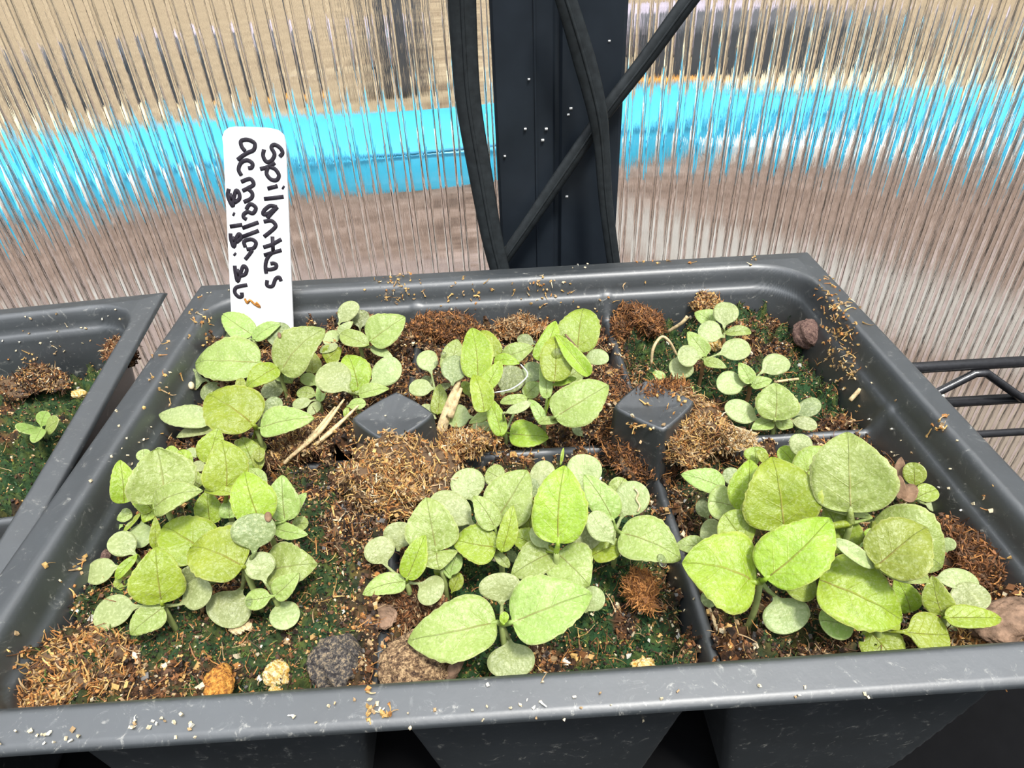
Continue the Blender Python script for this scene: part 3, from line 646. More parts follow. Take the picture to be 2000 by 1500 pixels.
fibre_clump((1780, 1280), 260, 60, -.0120, {'brown': 4, 'rust': 3, 'tan': 3, 'dark': 2}, 'long brown crumb ridge inside the front rim at the right', 21, 1200, thick=.6)
fibre_clump((1900, 1075), 110, 110, -.0115, {'brown': 4, 'rust': 5, 'orange': 2}, 'rusty brown heap against the right wall of the tray', 22, 900, thick=.5)
clod('stone', (427, 1338), 44, 68, -.0100, 'stone_orange', 'bright orange upright stone just behind the front rim', 'stone', seed=31, amp=.22, thick=.9)
clod('stone', (538, 1316), 40, 40, -.0100, 'stone_yellow', 'yellow lumpy stone to the right of the orange one', 'stone', seed=32, amp=.28)
clod('stone', (538, 1354), 24, 20, -.0105, 'stone_yellow', 'small pale yellow stone touching the front rim', 'stone', seed=33)
clod('soil_clod', (655, 1300), 84, 96, -.0100, 'stone_grey', 'dark grey crumbly clod near the front rim, left of the divider', 'clod', seed=34, amp=.22, thick=.8)
clod('soil_clod', (812, 1296), 122, 112, -.0110, 'stone_brown', 'large tan speckled clod below the left leaf of the big front seedling', 'clod', seed=35, amp=.22, thick=.7)
clod('stone', (1262, 1308), 44, 44, -.0105, 'stone_yellow', 'yellowish rough stone at the front rim, right of the big front seedling', 'stone', seed=36, amp=.3)
clod('stone', (1580, 652), 54, 54, -.0115, 'stone_purple', 'purplish brown pebble in the back right corner of the mossy cell', 'stone', seed=37, amp=.1, thick=.9)
clod('stone', (188, 1092), 40, 36, -.0110, 'stone_purple', 'reddish brown pebble against the left wall of the tray', 'stone', seed=38, amp=.15)
clod('wood_chip', (1968, 1212), 130, 60, -.0075, 'bark', 'brown smooth wood chip at the right edge of the front right cell', 'wood', seed=39, amp=.12, rot=.3)
clod('stone', (1395, 672), 26, 26, -.0135, 'stone_yellow', 'small tan stone between the two upper seedlings on the moss', 'stone', seed=40, amp=.25)
clod('perlite', (155, 769), 24, 16, -.0165, 'stone_yellow', 'yellow perlite grain left of the tray rim, beside the tiny seedling', 'grain', seed=41)
clod('bark_flake', (740, 1205), 60, 50, -.0115, 'bark', 'dark bark flake lying on the flaky brown clump', 'bark', seed=42, thick=.3, amp=.2)
clod('bark_flake', (470, 1224), 30, 22, -.0125, 'straw', 'curled tan husk below the left seedling cluster', 'husk', seed=43, thick=.5, amp=.4)

# ------------------------------------------------------------------ twigs and straws
def twig(name, pts, wpx, mat, label, cat, n=8, zoff=None):
    P = np.array([atz(u, v, z/1000) for u, v, z in pts]); P = smooth_path(P, 5)
    wv = np.interp(np.linspace(0, 1, len(P)), np.linspace(0, 1, len(wpx)), wpx)/2*np.linalg.norm(P-CAM, axis=1)/FPX
    v, f = tube(P, wv, n); t = mesh_obj(name, v, f, M[mat], org=P[0]); tag(t.o, label, cat); return t
t = twig('dry_twig', [(858, 858, -10), (868, 820, -7), (884, 775, -3), (900, 735, 1)], [24, 22, 17, 6], 'straw', 'pale dry split twig standing left of the back middle seedlings', 'twig')
P = smooth_path(np.array([atz(u, v, z/1000) for u, v, z in [(878, 815, -6), (890, 785, -3.5), (901, 758, -1.5)]]), 4); v, f = tube(P, np.linspace(.0009, .0004, len(P)), 6); mesh_obj('splinter', v, f, M['straw'], parent=t)
for k, (a, b, lab) in enumerate([((565, 895, -6), (672, 780, -2), 'topmost straw strand of the bundle left of the left corner post'), ((555, 905, -7), (655, 795, -3), 'middle straw strand of the bundle left of the left corner post'), ((590, 890, -7), (700, 792, -3), 'lowest straw strand of the bundle left of the left corner post'), ((632, 765, -3), (636, 735, 0), 'short upright straw above the straw bundle')]):
    m_ = ((a[0]+b[0])/2+6-4*k, (a[1]+b[1])/2+5, (a[2]+b[2])/2+.6); twig('straw_strand', [a, m_, b], [7, 10, 4], 'straw', lab, 'straw', 6)
twig('root_strand', [(860, 900, -4), (790, 925, -2.5), (735, 945, -4)], [4, 5, 4], 'bark', 'thin dark root lying across the golden coir ball', 'root', 6)
twig('twig', [(1304, 648, -12), (1330, 632, -9), (1343, 618, -7)], [6, 7, 8], 'straw', 'thin tan twig leaning left of the top seedling on the moss', 'twig', 6)
twig('root_strand', [(1272, 712, -14), (1276, 680, -10), (1292, 658, -8), (1308, 668, -9), (1322, 695, -13)], [5, 6, 6, 6, 5], 'straw', 'looped tan root between the rusty clump and the moss', 'root', 6)
twig('twig', [(1404, 820, -11), (1440, 836, -9.5), (1478, 848, -9)], [3, 5, 5], 'straw', 'thin tan twig lying in front of the moss, below the lowest seedling', 'twig', 6)
twig('twig', [(1512, 746, -14), (1560, 740, -13)], [5, 5], 'straw', 'short straight twig on the moss right of the third seedling', 'twig', 6)
twig('twig', [(1660, 782, -10), (1680, 760, -8)], [8, 8], 'straw', 'short tan twig at the right wall of the mossy cell', 'twig', 6)
twig('straw_strand', [(190, 1275, -11), (202, 1240, -8)], [8, 8], 'straw', 'short yellow straw standing left of the front rim', 'straw', 6)
twig('bark_strip', [(862, 1352, -11), (890, 1300, -8), (905, 1275, -8)], [22, 26, 16], 'bark', 'dark bark strip to the right of the tan speckled clod', 'bark', 6)
twig('root_strand', [(1380, 1170, -13), (1395, 1215, -12), (1412, 1262, -12)], [6, 6, 6], 'straw', 'brown root beside the divider left of the front right seedlings', 'root', 6)
twig('root_strand', [(1104, 653, 3.4), (1130, 685, 1.8), (1153, 728, -.5)], [4, 5, 5], 'bark', 'thin brown root lying along the folded back middle leaf', 'root', 6)
twig('root_strand', [(1162, 757, 0), (1172, 775, -1), (1190, 795, -4)], [4, 4, 4], 'bark', 'short brown root on the tip of the wide back middle leaf', 'root', 6)
twig('hair', [(965, 767, -1), (998, 760, 0), (1024, 742, 1), (1030, 728, 1.5), (1017, 712, 1)], [2.6, 2.6, 2.6, 2.6, 2.6], 'label', 'fine white curved hair over the back middle seedlings', 'hair', 6)

# ------------------------------------------------------------------ plant marker
def marker():
    a = aty(452, 622, .1125); b = aty(572, 622, .1125); c = aty(435, 258, .1300); nn = nrm(np.cross(b-a, c-a))
    if nn[1] > 0: nn = -nn
    def on(u, v, off=0.0): d = ray(u, v); q = CAM + d*(((a+nn*off)-CAM) @ nn)/(d @ nn); return q
    top = [(436, 285), (434, 268), (438, 256), (447, 249), (460, 247), (500, 248), (528, 250), (544, 254), (554, 263), (558, 280)]
    low = [(572, 622), (574, 690), (513, 740), (457, 690), (452, 622)]
    out = [on(*q) for q in top+low]; n = len(out); V = out+[q-nn*.0008 for q in out]
    F = [tuple(range(n)), tuple(range(2*n-1, n-1, -1))]+[(i, n+i, n+(i+1) % n, (i+1) % n) for i in range(n)]
    t = mesh_obj('plant_marker', V, F, M['label'], org=a, smooth=False); tag(t.o, 'white plastic plant marker with black handwriting, stuck in the back left cell', 'plant marker')
    Z = lambda x, y: (420+x/3.6585, 230+y/3.6585)
    S = ["350,225 343,270 365,312 400,308 425,262 402,212 425,192 465,215 482,250 462,278", "322,366 380,350 428,320", "378,350 368,400 400,440 440,444 456,410 430,368 392,350",
         "375,506 447,487", "481,494 493,502", "350,580 490,564", "442,638 395,628 350,662 346,690 385,682 420,655 444,638 405,680 372,718", "348,742 400,735 432,765 420,792 350,850",
         "345,925 400,908 474,868", "410,848 415,962", "350,982 475,945", "412,960 382,990 364,1030 360,1075 366,1112", "364,1080 392,1084 430,1074 438,1052 420,1040 396,1042", "372,1160 372,1198 410,1202 432,1152 458,1140 472,1166",
         "215,238 190,205 186,166 232,156 282,182 276,228 232,250 196,272 160,300", "188,412 168,370 185,322 228,303 266,325 262,354 236,360",
         "186,457 250,436 276,474 240,500 196,522", "240,510 266,540 258,575 205,602", "222,655 240,625 262,618 292,645 270,682 232,672 205,690 205,712 226,726",
         "195,788 310,746", "195,850 312,806", "216,925 208,884 258,868 292,892 276,930 225,940", "266,945 245,975 215,1012",
         "98,506 92,560 125,630 132,580 150,520 172,540 172,580 138,606", "105,540 120,590", "127,685 140,692", "106,777 194,764", "110,825 114,870 134,922 150,862 172,830 186,858 152,890", "122,850 140,886", "135,970 147,980",
         "140,1055 146,1110 162,1168 182,1110 202,1060 226,1080 214,1118 166,1134", "156,1080 170,1130", "230,1194 152,1212 142,1250 170,1280 192,1274 190,1248"]
    pr = []
    for s_ in S:
        pts = [tuple(map(float, q.split(','))) for q in s_.split()]
        P = np.array([on(*Z(*q), .00012) for q in pts]); P = smooth_path(P, 6) if len(P) > 2 else P
        v, f = tube(P, .00050, 8, flat=(nn, .3)); pr.append((v, f))
    V, F = join(*pr); mesh_obj('handwriting', V, F, M['ink'], parent=t)
    P = [on(*q, .0002) for q in ((478, 583), (483, 592), (488, 586), (497, 594), (508, 600), (500, 590))]; v, f = tube(smooth_path(P, 3), .0003, 6, flat=(nn, .5)); o = mesh_obj('soil_smear', v, f, M['stone_orange'], parent=t)
marker()

# ------------------------------------------------------------------ seedlings
def outline(kind, u):
    if kind == 'c':   # rounded seed leaf
        w = np.maximum(np.sqrt(np.clip(1-np.abs((u-.57)/.43)**2.1, 0, 1)), np.where(u < .5, .10+.62*np.clip(u, 0, 1)**1.1+.35*sstep(.05, .35, u), 0)*(u < .5)); w = np.where(u < .35, np.minimum(w, .10+1.05*sstep(-.06, .36, u)), w); return np.minimum(w, 1)
    if kind == 'e': w = np.clip(u, 0, 1)**.6*np.clip(1-u, 0, 1)**.55; return np.maximum(w/w.max(), .0)
    w = np.clip(u, 0, 1)**.36*np.clip(1-u, 0, 1)**.74; return w/w.max()
def leaf_mesh(kind, B, T, wpx, seed, arch=.06, cup=.10, ruf=.04, roll=0.0, nu=26, nv=13, node=None, fold=0.0):
    r = np.random.default_rng(seed); A = T-B; Ln = np.linalg.norm(A); a = A/Ln; mid = (B+T)/2
    ref = nrm(nrm(CAM-mid)*.55+np.array([0, 0, .45])); nn = nrm(ref-a*(ref @ a)); Lt = np.cross(a, nn)
    if roll: c, s = math.cos(roll), math.sin(roll); Lt, nn = Lt*c+nn*s, nn*c-Lt*s
    p0 = proj(mid); ax = nrm(np.append(proj(T)-proj(B), 0))[:2]; d = (proj(mid+Lt*.001)-p0)/.001; perp = abs(d[0]*ax[1]-d[1]*ax[0]); hw = wpx/2/max(perp, 2500)
    hw = min(hw, Ln*1.6 if kind != 'w' else 1)
    u = (1-np.cos(np.linspace(0, 1, nu)*math.pi))/2; v = np.linspace(-1, 1, nv); U, Vv = np.meshgrid(u, v, indexing='ij')
    w_ = outline(kind, U); 
    if kind == 't':
        tooth = 1+.06*np.abs(((U*7.5) % 1)-.35)*2*(U > .25)*(U < .93); w_ = w_*np.where(np.abs(Vv) > .95, tooth, 1)
    skew = r.uniform(-.05, .05); tipd = r.uniform(-.1, .9)
    S = Vv*w_*hw*(1.04 if kind == 'c' else 1.13)*(1+(.0 if kind == 'c' else .085)*np.sin(U*5.5+seed*1.7+np.sign(Vv)*1.3)*np.abs(Vv))
    P = B+np.outer(U.ravel(), A).reshape(*U.shape, 3)+Lt*(S+skew*Ln*np.sin(math.pi*U)*1)[..., None]
    ph = r.uniform(0, 6.28, 4)
    z = arch*Ln*4*U*(1-U)-arch*.5*Ln*U**2*0 + cup*hw*(np.abs(Vv)**1.7)*w_ + ruf*hw*np.abs(Vv)**3*np.sin(U*9+ph[0]+(Vv > 0)*2.1)
    if kind != 'c': z = z-.05*hw*np.exp(-(Vv/.10)**2)*(1-U)+.030*hw*np.sin(U*20+ph[1]-np.abs(Vv)*6)*(1-np.abs(Vv)**2)-tipd*hw*np.clip(U-.72, 0, 1)**2*6+fold*np.abs(S)
    z = z+.02*hw*np.sin(U*6+Vv*3+ph[2]); P = P+nn*z[..., None]
    V = P.reshape(-1, 3); idx = np.arange(nu*nv).reshape(nu, nv); F = np.stack([idx[:-1, :-1], idx[1:, :-1], idx[1:, 1:], idx[:-1, 1:]], -1).reshape(-1, 4)
    # the blade gets its own thickness (underside)
    th = .00022; nb = len(V); V2 = V-nn*th; F2 = F[:, ::-1]+nb
    rim = list(idx[:, 0])+list(idx[-1, 1:])+list(idx[::-1, -1][1:])+list(idx[0, ::-1][1:-1]); R = len(rim)
    F3 = np.array([(rim[k], rim[(k+1) % R], rim[(k+1) % R]+nb, rim[k]+nb) for k in range(R)])[:, ::-1]
    uv = np.stack([U.ravel(), Vv.ravel()], -1); V = np.vstack([V, V2]); uv = np.vstack([uv, uv]); F = [tuple(q) for q in np.vstack([F, F2, F3])]
    if node is not None and np.linalg.norm(node-B) > .0004:
        e = B+a*Ln*.10; m_ = (node+B)/2+np.array([0, 0, -.04*np.linalg.norm(node-B)])+(B-node)*.05
        rr = min(.00060, max(.0003, hw*.12)); Pt = smooth_path([node, m_, B, e-nn*.0002], 5); v2, f2 = tube(Pt-nn*.0001, np.linspace(rr*1.05, rr*.6, len(Pt)), 7)
        b = len(V); V = np.vstack([V, v2]); uv = np.vstack([uv, np.tile([[.02, .5]], (len(v2), 1))]); F += [tuple(i+b for i in q) for q in f2]
    return V, F, uv
LSEED = [1000]
def plant(label, ox, oy, sc_, node, hn, leaves, stem=True, red=False, lean=(0, 0), cat='seedling'):
    """leaves: 'kind bx by tx ty width height_mm tone key=val...' in the coordinates of the zoomed crop (ox, oy, scale)"""
    px = lambda x, y: (ox+x/sc_, oy+y/sc_)
    nd = atz(*px(*node), hn/1000)
    root = nd+np.array([lean[0], lean[1], 0])
    try: zs = soil_at(min(max(root[0], .007), .163), min(max(root[1], .006), .117)) if root[0] > .0 else -.019
    except Exception: zs = -.014
    zs = min(zs, nd[2]-.002); root = np.array([root[0], root[1], zs-.0012])
    t = empty('seedling', root, label, cat, None)
    if stem:
        v, f = tube(smooth_path([root, root*.45+nd*.55+np.array([.0002, -.0003, 0]), nd], 5), [.00048]*10+[.0004], 8); mesh_obj('stem', v, f, M['stemred' if red else 'stem'], parent=t)
    for ln in leaves.strip().split('\n'):
        q = ln.split()
        if len(q) < 8: continue
        k, (bx, by, tx, ty, w_, h) = q[0], map(float, q[1:7]); tone = q[7]; o = {a.split('=')[0]: float(a.split('=')[1]) for a in q[8:]}
        b = px(bx, by); e = px(tx, ty); zb = h/1000; B = atz(*b, zb); mm = np.linalg.norm(B-CAM)/FPX
        aw = (b[1]-e[1])*mm; rise = .62*aw if aw > 0 else .30*aw
        zt = max(zb+rise+o.pop('r', 0)/1000, -.0125); T = atz(*e, zt); LSEED[0] += 1
        kind = {'c': 'c', 't': 't', 'e': 'e'}[k]; dark = {'c': dict(arch=.05, cup=.05, ruf=.01), 't': dict(arch=.07, cup=.12, ruf=.05), 'e': dict(arch=.08, cup=.2, ruf=.03)}[k]
        dark.update(o); nonode = dark.pop('n', 1)
        V, F, uv = leaf_mesh(kind, B, T, w_/sc_, LSEED[0], node=nd if nonode else None, **dark)
        mesh_obj('seed_leaf' if k == 'c' else 'leaf', V, F, M[tone], parent=t, uv=uv)
    return t
A = (300, 560, 3.5714); Bz = (780, 560, 4.1667); Cz = (1180, 540, 3.7037); Dz = (140, 820, 3.409); Ez = (640, 860, 2.7778); Fz = (1280, 820, 2.7778)

# ---- back left cell
plant('left one of the two small seedlings right in front of the white marker', *A, (700, 370), -6, """
c 642 352 465 340 92 -7.5 d
c 705 372 592 395 72 -7 g
t 690 335 478 190 158 -6 p
t 702 362 886 258 92 -5.5 p""")
plant('right one of the two small seedlings right in front of the white marker', *A, (850, 470), -8, """
c 735 280 858 190 92 -8 d n=0
c 842 440 900 250 170 -8 d""", stem=False)
plant('large seedling in the middle of the back left cell, with two broad pale leaves', *A, (880, 605), -3, """
c 890 640 775 775 125 -6 d
t 742 530 268 515 262 -3 p arch=.1
t 885 590 1190 290 250 -1 p arch=.1
t 900 590 960 662 150 -4.5 p
t 862 560 640 700 135 1 b arch=.12""")
plant('low dark grey-green seedling at the left wall, white crumb on its seed leaf', *A, (420, 690), -8, """
c 512 690 330 770 130 -8 d n=0
c 368 652 152 680 165 -7 d""", stem=False)
plant('bright seedling left of the straw bundle, one long leaf pointing right', *A, (715, 985), -1, """
c 740 940 725 775 95 -4 g
c 790 930 870 772 125 -3 d
t 690 1060 650 1215 190 -5 o
e 735 1225 738 1118 72 -4 o n=0
t 425 975 155 1048 78 -6 g n=0
t 400 930 30 890 140 -4 g n=0
t 700 965 372 745 330 1 b arch=.12
t 745 985 1120 915 175 0 p arch=.1
e 620 745 606 632 66 1 o n=0""")
plant('seedling under the back wall right of the marker, grey with one broad leaf', *A, (1440, 415), -6, """
c 1440 300 1452 162 120 -7 d
c 1300 300 1195 400 95 -6.5 g
t 1290 322 1390 240 55 -5 g
c 1290 262 1418 110 120 -4 g
e 1500 405 1302 320 108 -4 p
t 1505 378 1752 205 205 -4 p
t 1522 420 1668 490 66 -6 g""")
plant('seedling left of the left corner post, with large round grey seed leaves', *A, (1400, 745), -5, """
t 1110 605 1110 452 110 -8 o n=0
t 1200 515 1305 420 120 -8 b
e 1160 455 1285 405 55 -6.5 g n=0
t 1430 722 1350 460 200 -5 b
c 1510 682 1710 515 182 -4.5 g
c 1372 735 1170 560 232 -1 g
t 1430 752 1640 705 85 -3 p
c 1345 835 1480 812 78 -4 p n=0
e 1345 930 1350 840 40 -6 o n=0""")
plant('tiny rosette seedling in the back left cell, just above the straw bundle', *A, (1150, 790), -7, """
c 1140 690 1030 622 92 -7.5 p
t 1165 800 1160 645 62 -7 p
c 1142 762 1000 735 88 -7 p
c 1112 792 968 830 76 -7 g
c 1165 792 1082 890 72 -7 g""")
# ---- back middle cell
plant('grey seed-leaf seedling left of the pale dry twig, in the back middle cell', *Bz, (290, 845), -7, """
e 420 790 300 840 50 -9 d n=0
c 265 812 185 738 85 -8 d
c 262 710 215 518 168 -4 g
c 290 832 78 822 135 -5 g
t 310 1035 330 790 118 -8 o
c 300 1075 168 975 125 -9 g n=0""")
plant('dense seedling cluster right of the dry twig, with bright upright folded leaves', *Bz, (860, 1185), -9, """
c 1105 470 962 412 95 -7 d n=0
c 1030 790 1120 618 165 -5 d
t 1025 892 1145 780 118 -6 p n=0
t 840 575 1092 490 140 -1 p n=0
t 770 575 660 345 190 0 b n=0
t 640 745 590 335 235 1 b n=0 cup=.3
t 395 690 470 425 175 -3 p n=0
c 830 880 970 655 225 -3 d n=0
t 770 600 980 622 85 1 b n=0
c 430 805 465 560 212 0 d n=0
c 572 900 520 770 85 -6 o n=0
c 596 1060 392 1060 180 -7 g
t 700 835 828 600 125 1 b n=0
t 690 1020 605 705 165 1 b cup=.3 n=0
t 745 1020 565 1110 75 -4 p
t 830 1212 700 890 125 -5 b
e 820 945 1042 905 75 -1 p n=0
c 845 1032 1068 940 78 0 g
c 812 1170 562 1215 178 -9 g
t 898 1192 1215 1215 195 -9 b""")
plant('seedling right in the back middle cell, tall dark leaf and wide leaf beside the post', *Bz, (1170, 1085), -8, """
c 1500 1222 1415 1130 70 -12 d n=0
c 1490 590 1706 575 128 -6 g n=0
t 1350 762 1545 615 155 -4 p n=0
t 1450 530 1500 152 310 0 o arch=.1 n=0
t 1130 602 1275 275 150 1 b n=0
t 1262 772 1262 385 225 2 b n=0
t 1545 725 1268 388 120 3 b n=0 fold=.3
t 1200 908 1150 600 100 -2 p
t 1262 1060 1705 800 310 -1 p arch=.12
e 1250 800 1440 740 50 0 b
t 1180 1112 1048 912 85 -4 p
t 1130 1102 1348 1080 62 -3 p""")
# ---- back right cell
plant('topmost seedling on the moss, with a round upright seed leaf', *Cz, (868, 408), -8, """
t 800 340 655 258 110 -8 p
e 872 410 1068 398 66 -8 p
c 866 372 878 185 180 -6 g
c 868 440 680 380 150 -6 g""", red=True)
plant('second seedling on the moss, with a reddish stem and seed leaves to both sides', *Cz, (712, 598), -7, """
c 502 750 590 595 175 -9 g n=0
t 738 570 602 400 115 -6 p
c 818 565 1056 505 155 -6 g
c 702 590 530 560 150 -4 g
t 722 605 888 660 66 -7 p
e 510 755 512 690 26 -10 g n=0""", red=True)
plant('third seedling on the moss, in the middle, with a thin reddish stem', *Cz, (1052, 782), -8, """
c 1128 702 1335 605 158 -6 g
c 1032 778 812 780 165 -7 g
t 1062 772 975 622 98 -6 p
t 1065 792 1215 745 80 -7 p""", red=True)
plant('lowest seedling on the moss, by the divider, with one broad pale upright leaf', *Cz, (1232, 1045), -9, """
c 1372 1010 1555 895 130 -9 d
c 1340 1042 1542 1085 95 -9 g
c 1122 1045 875 930 155 -9 g
t 1215 1040 1068 1098 95 -9 p
t 1245 1042 1368 1088 95 -9 p
t 1235 1040 1238 768 275 -7 p arch=.1""")
plant('small green sprout half hidden behind the right corner post', *Cz, (545, 830), -10, """
c 545 815 652 812 85 -10 p
t 440 735 350 690 55 -8 p n=0""", stem=False)
plant('withered flat purple-brown seedling lying below the lowest seedling on the moss', *Cz, (930, 1100), -11, """
c 950 1085 850 1055 60 -11 dead
c 935 1100 905 1135 70 -11 dead n=0
c 960 1090 1020 1128 60 -11 dead""", stem=False, cat='withered seedling')
# ---- front left cell
plant('frontmost seedling of the front left cluster, oval upright leaf and long seed leaves', *Dz, (608, 1238), -5, """
c 450 1240 142 1320 200 -7 g arch=.03
c 722 1228 930 1110 185 -5 g
t 600 1222 558 845 325 -3 b arch=.1
t 608 1248 385 1430 165 -4 p""")
plant('small rosette at the lower right of the front left cluster, four round leaves', *Dz, (1345, 1165), -5, """
c 1290 1085 1215 888 205 -2 g
c 1378 1198 1455 1385 205 -7 g
t 1348 1172 1512 1020 130 -4 p
c 1345 1172 1155 1205 135 -4 p""")
plant('seedling amid the front left cluster, big round yellow-green leaf, wide grey seed leaf', *Dz, (1150, 985), -1, """
c 740 1152 810 975 120 -6 d
c 1135 1120 1000 1378 285 -7 g
t 1300 1000 1622 950 270 -3 p
c 1215 888 1215 622 290 2 d
t 1142 975 778 830 355 1 b arch=.1""")
plant('seedling right in the front left cluster, one tall bright leaf and small side leaves', *Dz, (1300, 700), 0, """
c 1450 705 1575 688 95 -4 p n=0
c 1105 775 1030 690 105 -4 d n=0
e 1290 465 1190 325 85 -1 p n=0
t 1420 672 1400 365 190 0 p
t 1448 650 1560 485 85 -1 p
t 1352 722 1572 765 98 -1 p
t 1260 690 1150 338 265 4 b arch=.1 cup=.2""")
plant('rearmost seedling of the front left cluster, with a tall bright middle leaf', *Dz, (1020, 560), 0, """
c 830 250 765 200 80 -7 g n=0
c 890 340 805 290 75 -6 g n=0
t 1225 330 1130 110 150 -7 o n=0
e 1245 340 1250 185 76 -6 o n=0
t 905 290 975 55 165 0 b n=0
t 860 440 750 350 125 0 o n=0
t 1052 655 1045 525 125 -1 p n=0
t 920 695 900 470 170 -2 b
e 1090 488 880 470 60 5 b n=0
t 1030 478 1000 132 275 5 b arch=.1""")
plant('seedling left in the front left cluster, with one wide pale cupped top leaf', *Dz, (612, 555), 3, """
c 365 602 170 605 78 -7 g n=0
c 340 702 172 760 138 -8 p n=0
c 470 672 455 852 160 -6 g n=0
e 575 240 600 185 60 0 p n=0
c 490 290 480 195 100 0 p n=0
e 700 260 640 180 90 0 o n=0
e 790 330 720 200 90 1 b n=0
t 350 555 320 265 165 1 b n=0
t 400 620 300 665 70 -3 p n=0
t 905 880 590 690 330 -3 b n=0
t 560 855 555 645 70 -3 b n=0
t 540 600 400 500 130 1 b
t 545 590 470 680 80 1 b
e 460 620 345 750 30 -4 b n=0
t 620 550 570 190 420 4 p arch=.05 cup=.28
t 545 590 868 470 160 5 p arch=.2""")
plant('small seedling low at the left edge of the front left cluster, with oval seed leaves', *Dz, (430, 905), -7, """
c 322 975 92 1028 158 -7 g
c 428 900 270 770 185 -6 g
e 432 900 290 1062 62 -5 b
t 412 1010 262 1168 78 -8 b n=0""")
# ---- front middle cell
plant('large open seedling at the front middle, two broad leaves spread over the tan clod', *Ez, (942, 995), -3, """
c 1395 935 1470 800 130 -8 g n=0
c 945 895 938 718 220 -3 g
c 985 1078 1015 1293 250 -7 g
t 915 985 428 1085 290 -2 p arch=.1
t 1000 985 1432 820 310 -1 p arch=.1
e 955 995 960 930 46 -1 b""")
plant('tall seedling in the front middle cell, with one long pointed leaf standing up', *Ez, (1240, 605), 0, """
c 1240 225 1110 150 145 -6 g n=0
c 1375 270 1400 75 185 -6 g n=0
t 1105 498 1045 278 125 -3 b
t 1145 590 985 510 120 -3 b
t 1225 605 995 735 165 -2 p
t 1245 610 1420 785 225 -2 p
c 1200 592 1115 465 95 -1 g
t 1250 560 1285 132 265 2 b arch=.06
e 1262 135 1280 40 16 3 b n=0""")
plant('seedling at the right of the front middle cell, with a leaf reaching over the divider', *Ez, (1562, 482), -3, """
c 1455 365 1352 278 105 -6 d n=0
e 1550 300 1610 205 100 -5 p n=0
c 1590 422 1700 232 180 -3 g
t 1550 432 1392 185 140 -1 p
t 1430 592 1355 450 130 -3 g n=0
t 1435 625 1615 560 125 -4 b n=0
c 1550 562 1430 390 132 0 g
t 1590 500 1920 640 220 -1 p arch=.1""")
plant('seedling at the back of the front middle cell, with a broad pale upright leaf', *Ez, (932, 590), -4, """
c 800 340 725 158 180 -6 g n=0
c 965 222 862 165 118 -7 p n=0
c 1085 330 1110 205 90 -7 d n=0
c 810 500 705 478 50 -7 d n=0
c 980 590 1020 660 50 -8 d n=0
c 800 466 562 305 168 -4 g n=0
t 905 438 1082 160 235 -1 p arch=.08 n=0
t 910 478 790 300 115 0 p
t 915 580 675 538 185 -2 b
t 945 602 1005 352 92 -1 b
e 985 690 905 605 52 -5 p n=0""")
plant('seedling behind the left leaf of the large front one, with one pale upright leaf', *Ez, (620, 700), -5, """
c 662 745 705 615 95 -6 p
c 670 830 715 718 75 -9 b n=0
e 600 745 620 690 60 -8 b n=0
t 590 602 535 308 245 -2 p
t 592 600 605 698 190 -2 p n=0""")
plant('seedling left in the front middle cell, round grey seed leaves, narrow folded leaf', *Ez, (430, 770), -6, """
c 382 602 405 442 165 -6 g n=0
c 320 682 250 532 168 -4 g
c 490 775 615 850 170 -6 g
t 420 765 188 835 105 -5 p
t 430 752 530 512 118 -4 b cup=.3""")
plant('two tiny green seed leaves at the edge of the golden coir ball', *Ez, (600, 240), -9, """
c 600 225 565 145 68 -8 o n=0
c 650 285 640 200 70 -8 o n=0""", stem=False)
# ---- front right cell
plant('small round-leaved seedling at the right wall, beside the brown dead leaf', *Fz, (1400, 425), -9, """
c 1460 455 1535 478 60 -11 g
c 1282 412 1332 340 74 -9 d
c 1402 372 1400 230 128 -7 o
c 1405 432 1528 378 110 -7 o""")
t = plant('withered brown leaf standing at the back of the front right cell', *Fz, (1350, 425), -8, """
t 1325 330 1335 200 60 -7 dead n=0
t 1330 425 1425 360 90 -7 dead n=0 ruf=.2
t 1335 430 1325 300 60 -7 dead n=0""", stem=False, cat='withered leaf')
plant('seedling at the back of the front right cell by the divider, small upright leaves', *Fz, (800, 300), -6, """
c 485 330 365 290 90 -9 d n=0
t 600 225 555 162 50 -6 b n=0
c 550 240 540 145 125 -8 o n=0
c 760 245 675 150 95 -7 b
c 800 215 768 75 120 -4 g
t 795 345 940 145 190 -5 o""")
plant('left-side seedling of the front right cell, round grey seed leaves along the divider', *Fz, (470, 480), -5, """
c 290 540 240 435 75 -10 d n=0
c 370 640 245 595 145 -8 g n=0
t 280 690 108 680 90 -8 p n=0
t 375 372 142 292 112 -5 p n=0
t 485 500 515 210 180 0 b cup=.3
c 440 475 285 440 180 -2 p n=0
c 530 695 375 510 205 -1 o n=0
c 455 515 560 445 75 1 b""")
plant('tall seedling in the middle of the front right cell, with the largest upright pale leaf', *Fz, (1060, 560), 4, """
t 1050 705 930 475 210 -1 o n=0
t 700 600 640 196 380 2 b arch=.08
t 1060 502 1050 60 415 6 p arch=.06
e 1175 528 895 465 48 4 p""")
plant('large seedling at the lower left of the front right cell, with two broad pointed leaves', *Fz, (570, 875), 0, """
c 340 1005 250 950 80 -7 d n=0
c 660 880 872 880 220 -2 o n=0
c 645 952 745 1155 245 -5 g
t 545 880 145 775 370 1 b arch=.1
t 600 862 950 530 320 3 b arch=.1""")
plant('large seedling at right front, with an arched pale leaf over a cupped yellow leaf', *Fz, (1185, 560), 3, """
c 1580 720 1600 640 80 -6 g n=0
t 1180 555 1565 800 330 2 p arch=.22 n=0
e 1150 645 1175 590 50 3 b n=0
t 1110 690 1190 620 20 1 p n=0
t 1200 795 1480 570 330 6 o arch=.1""")
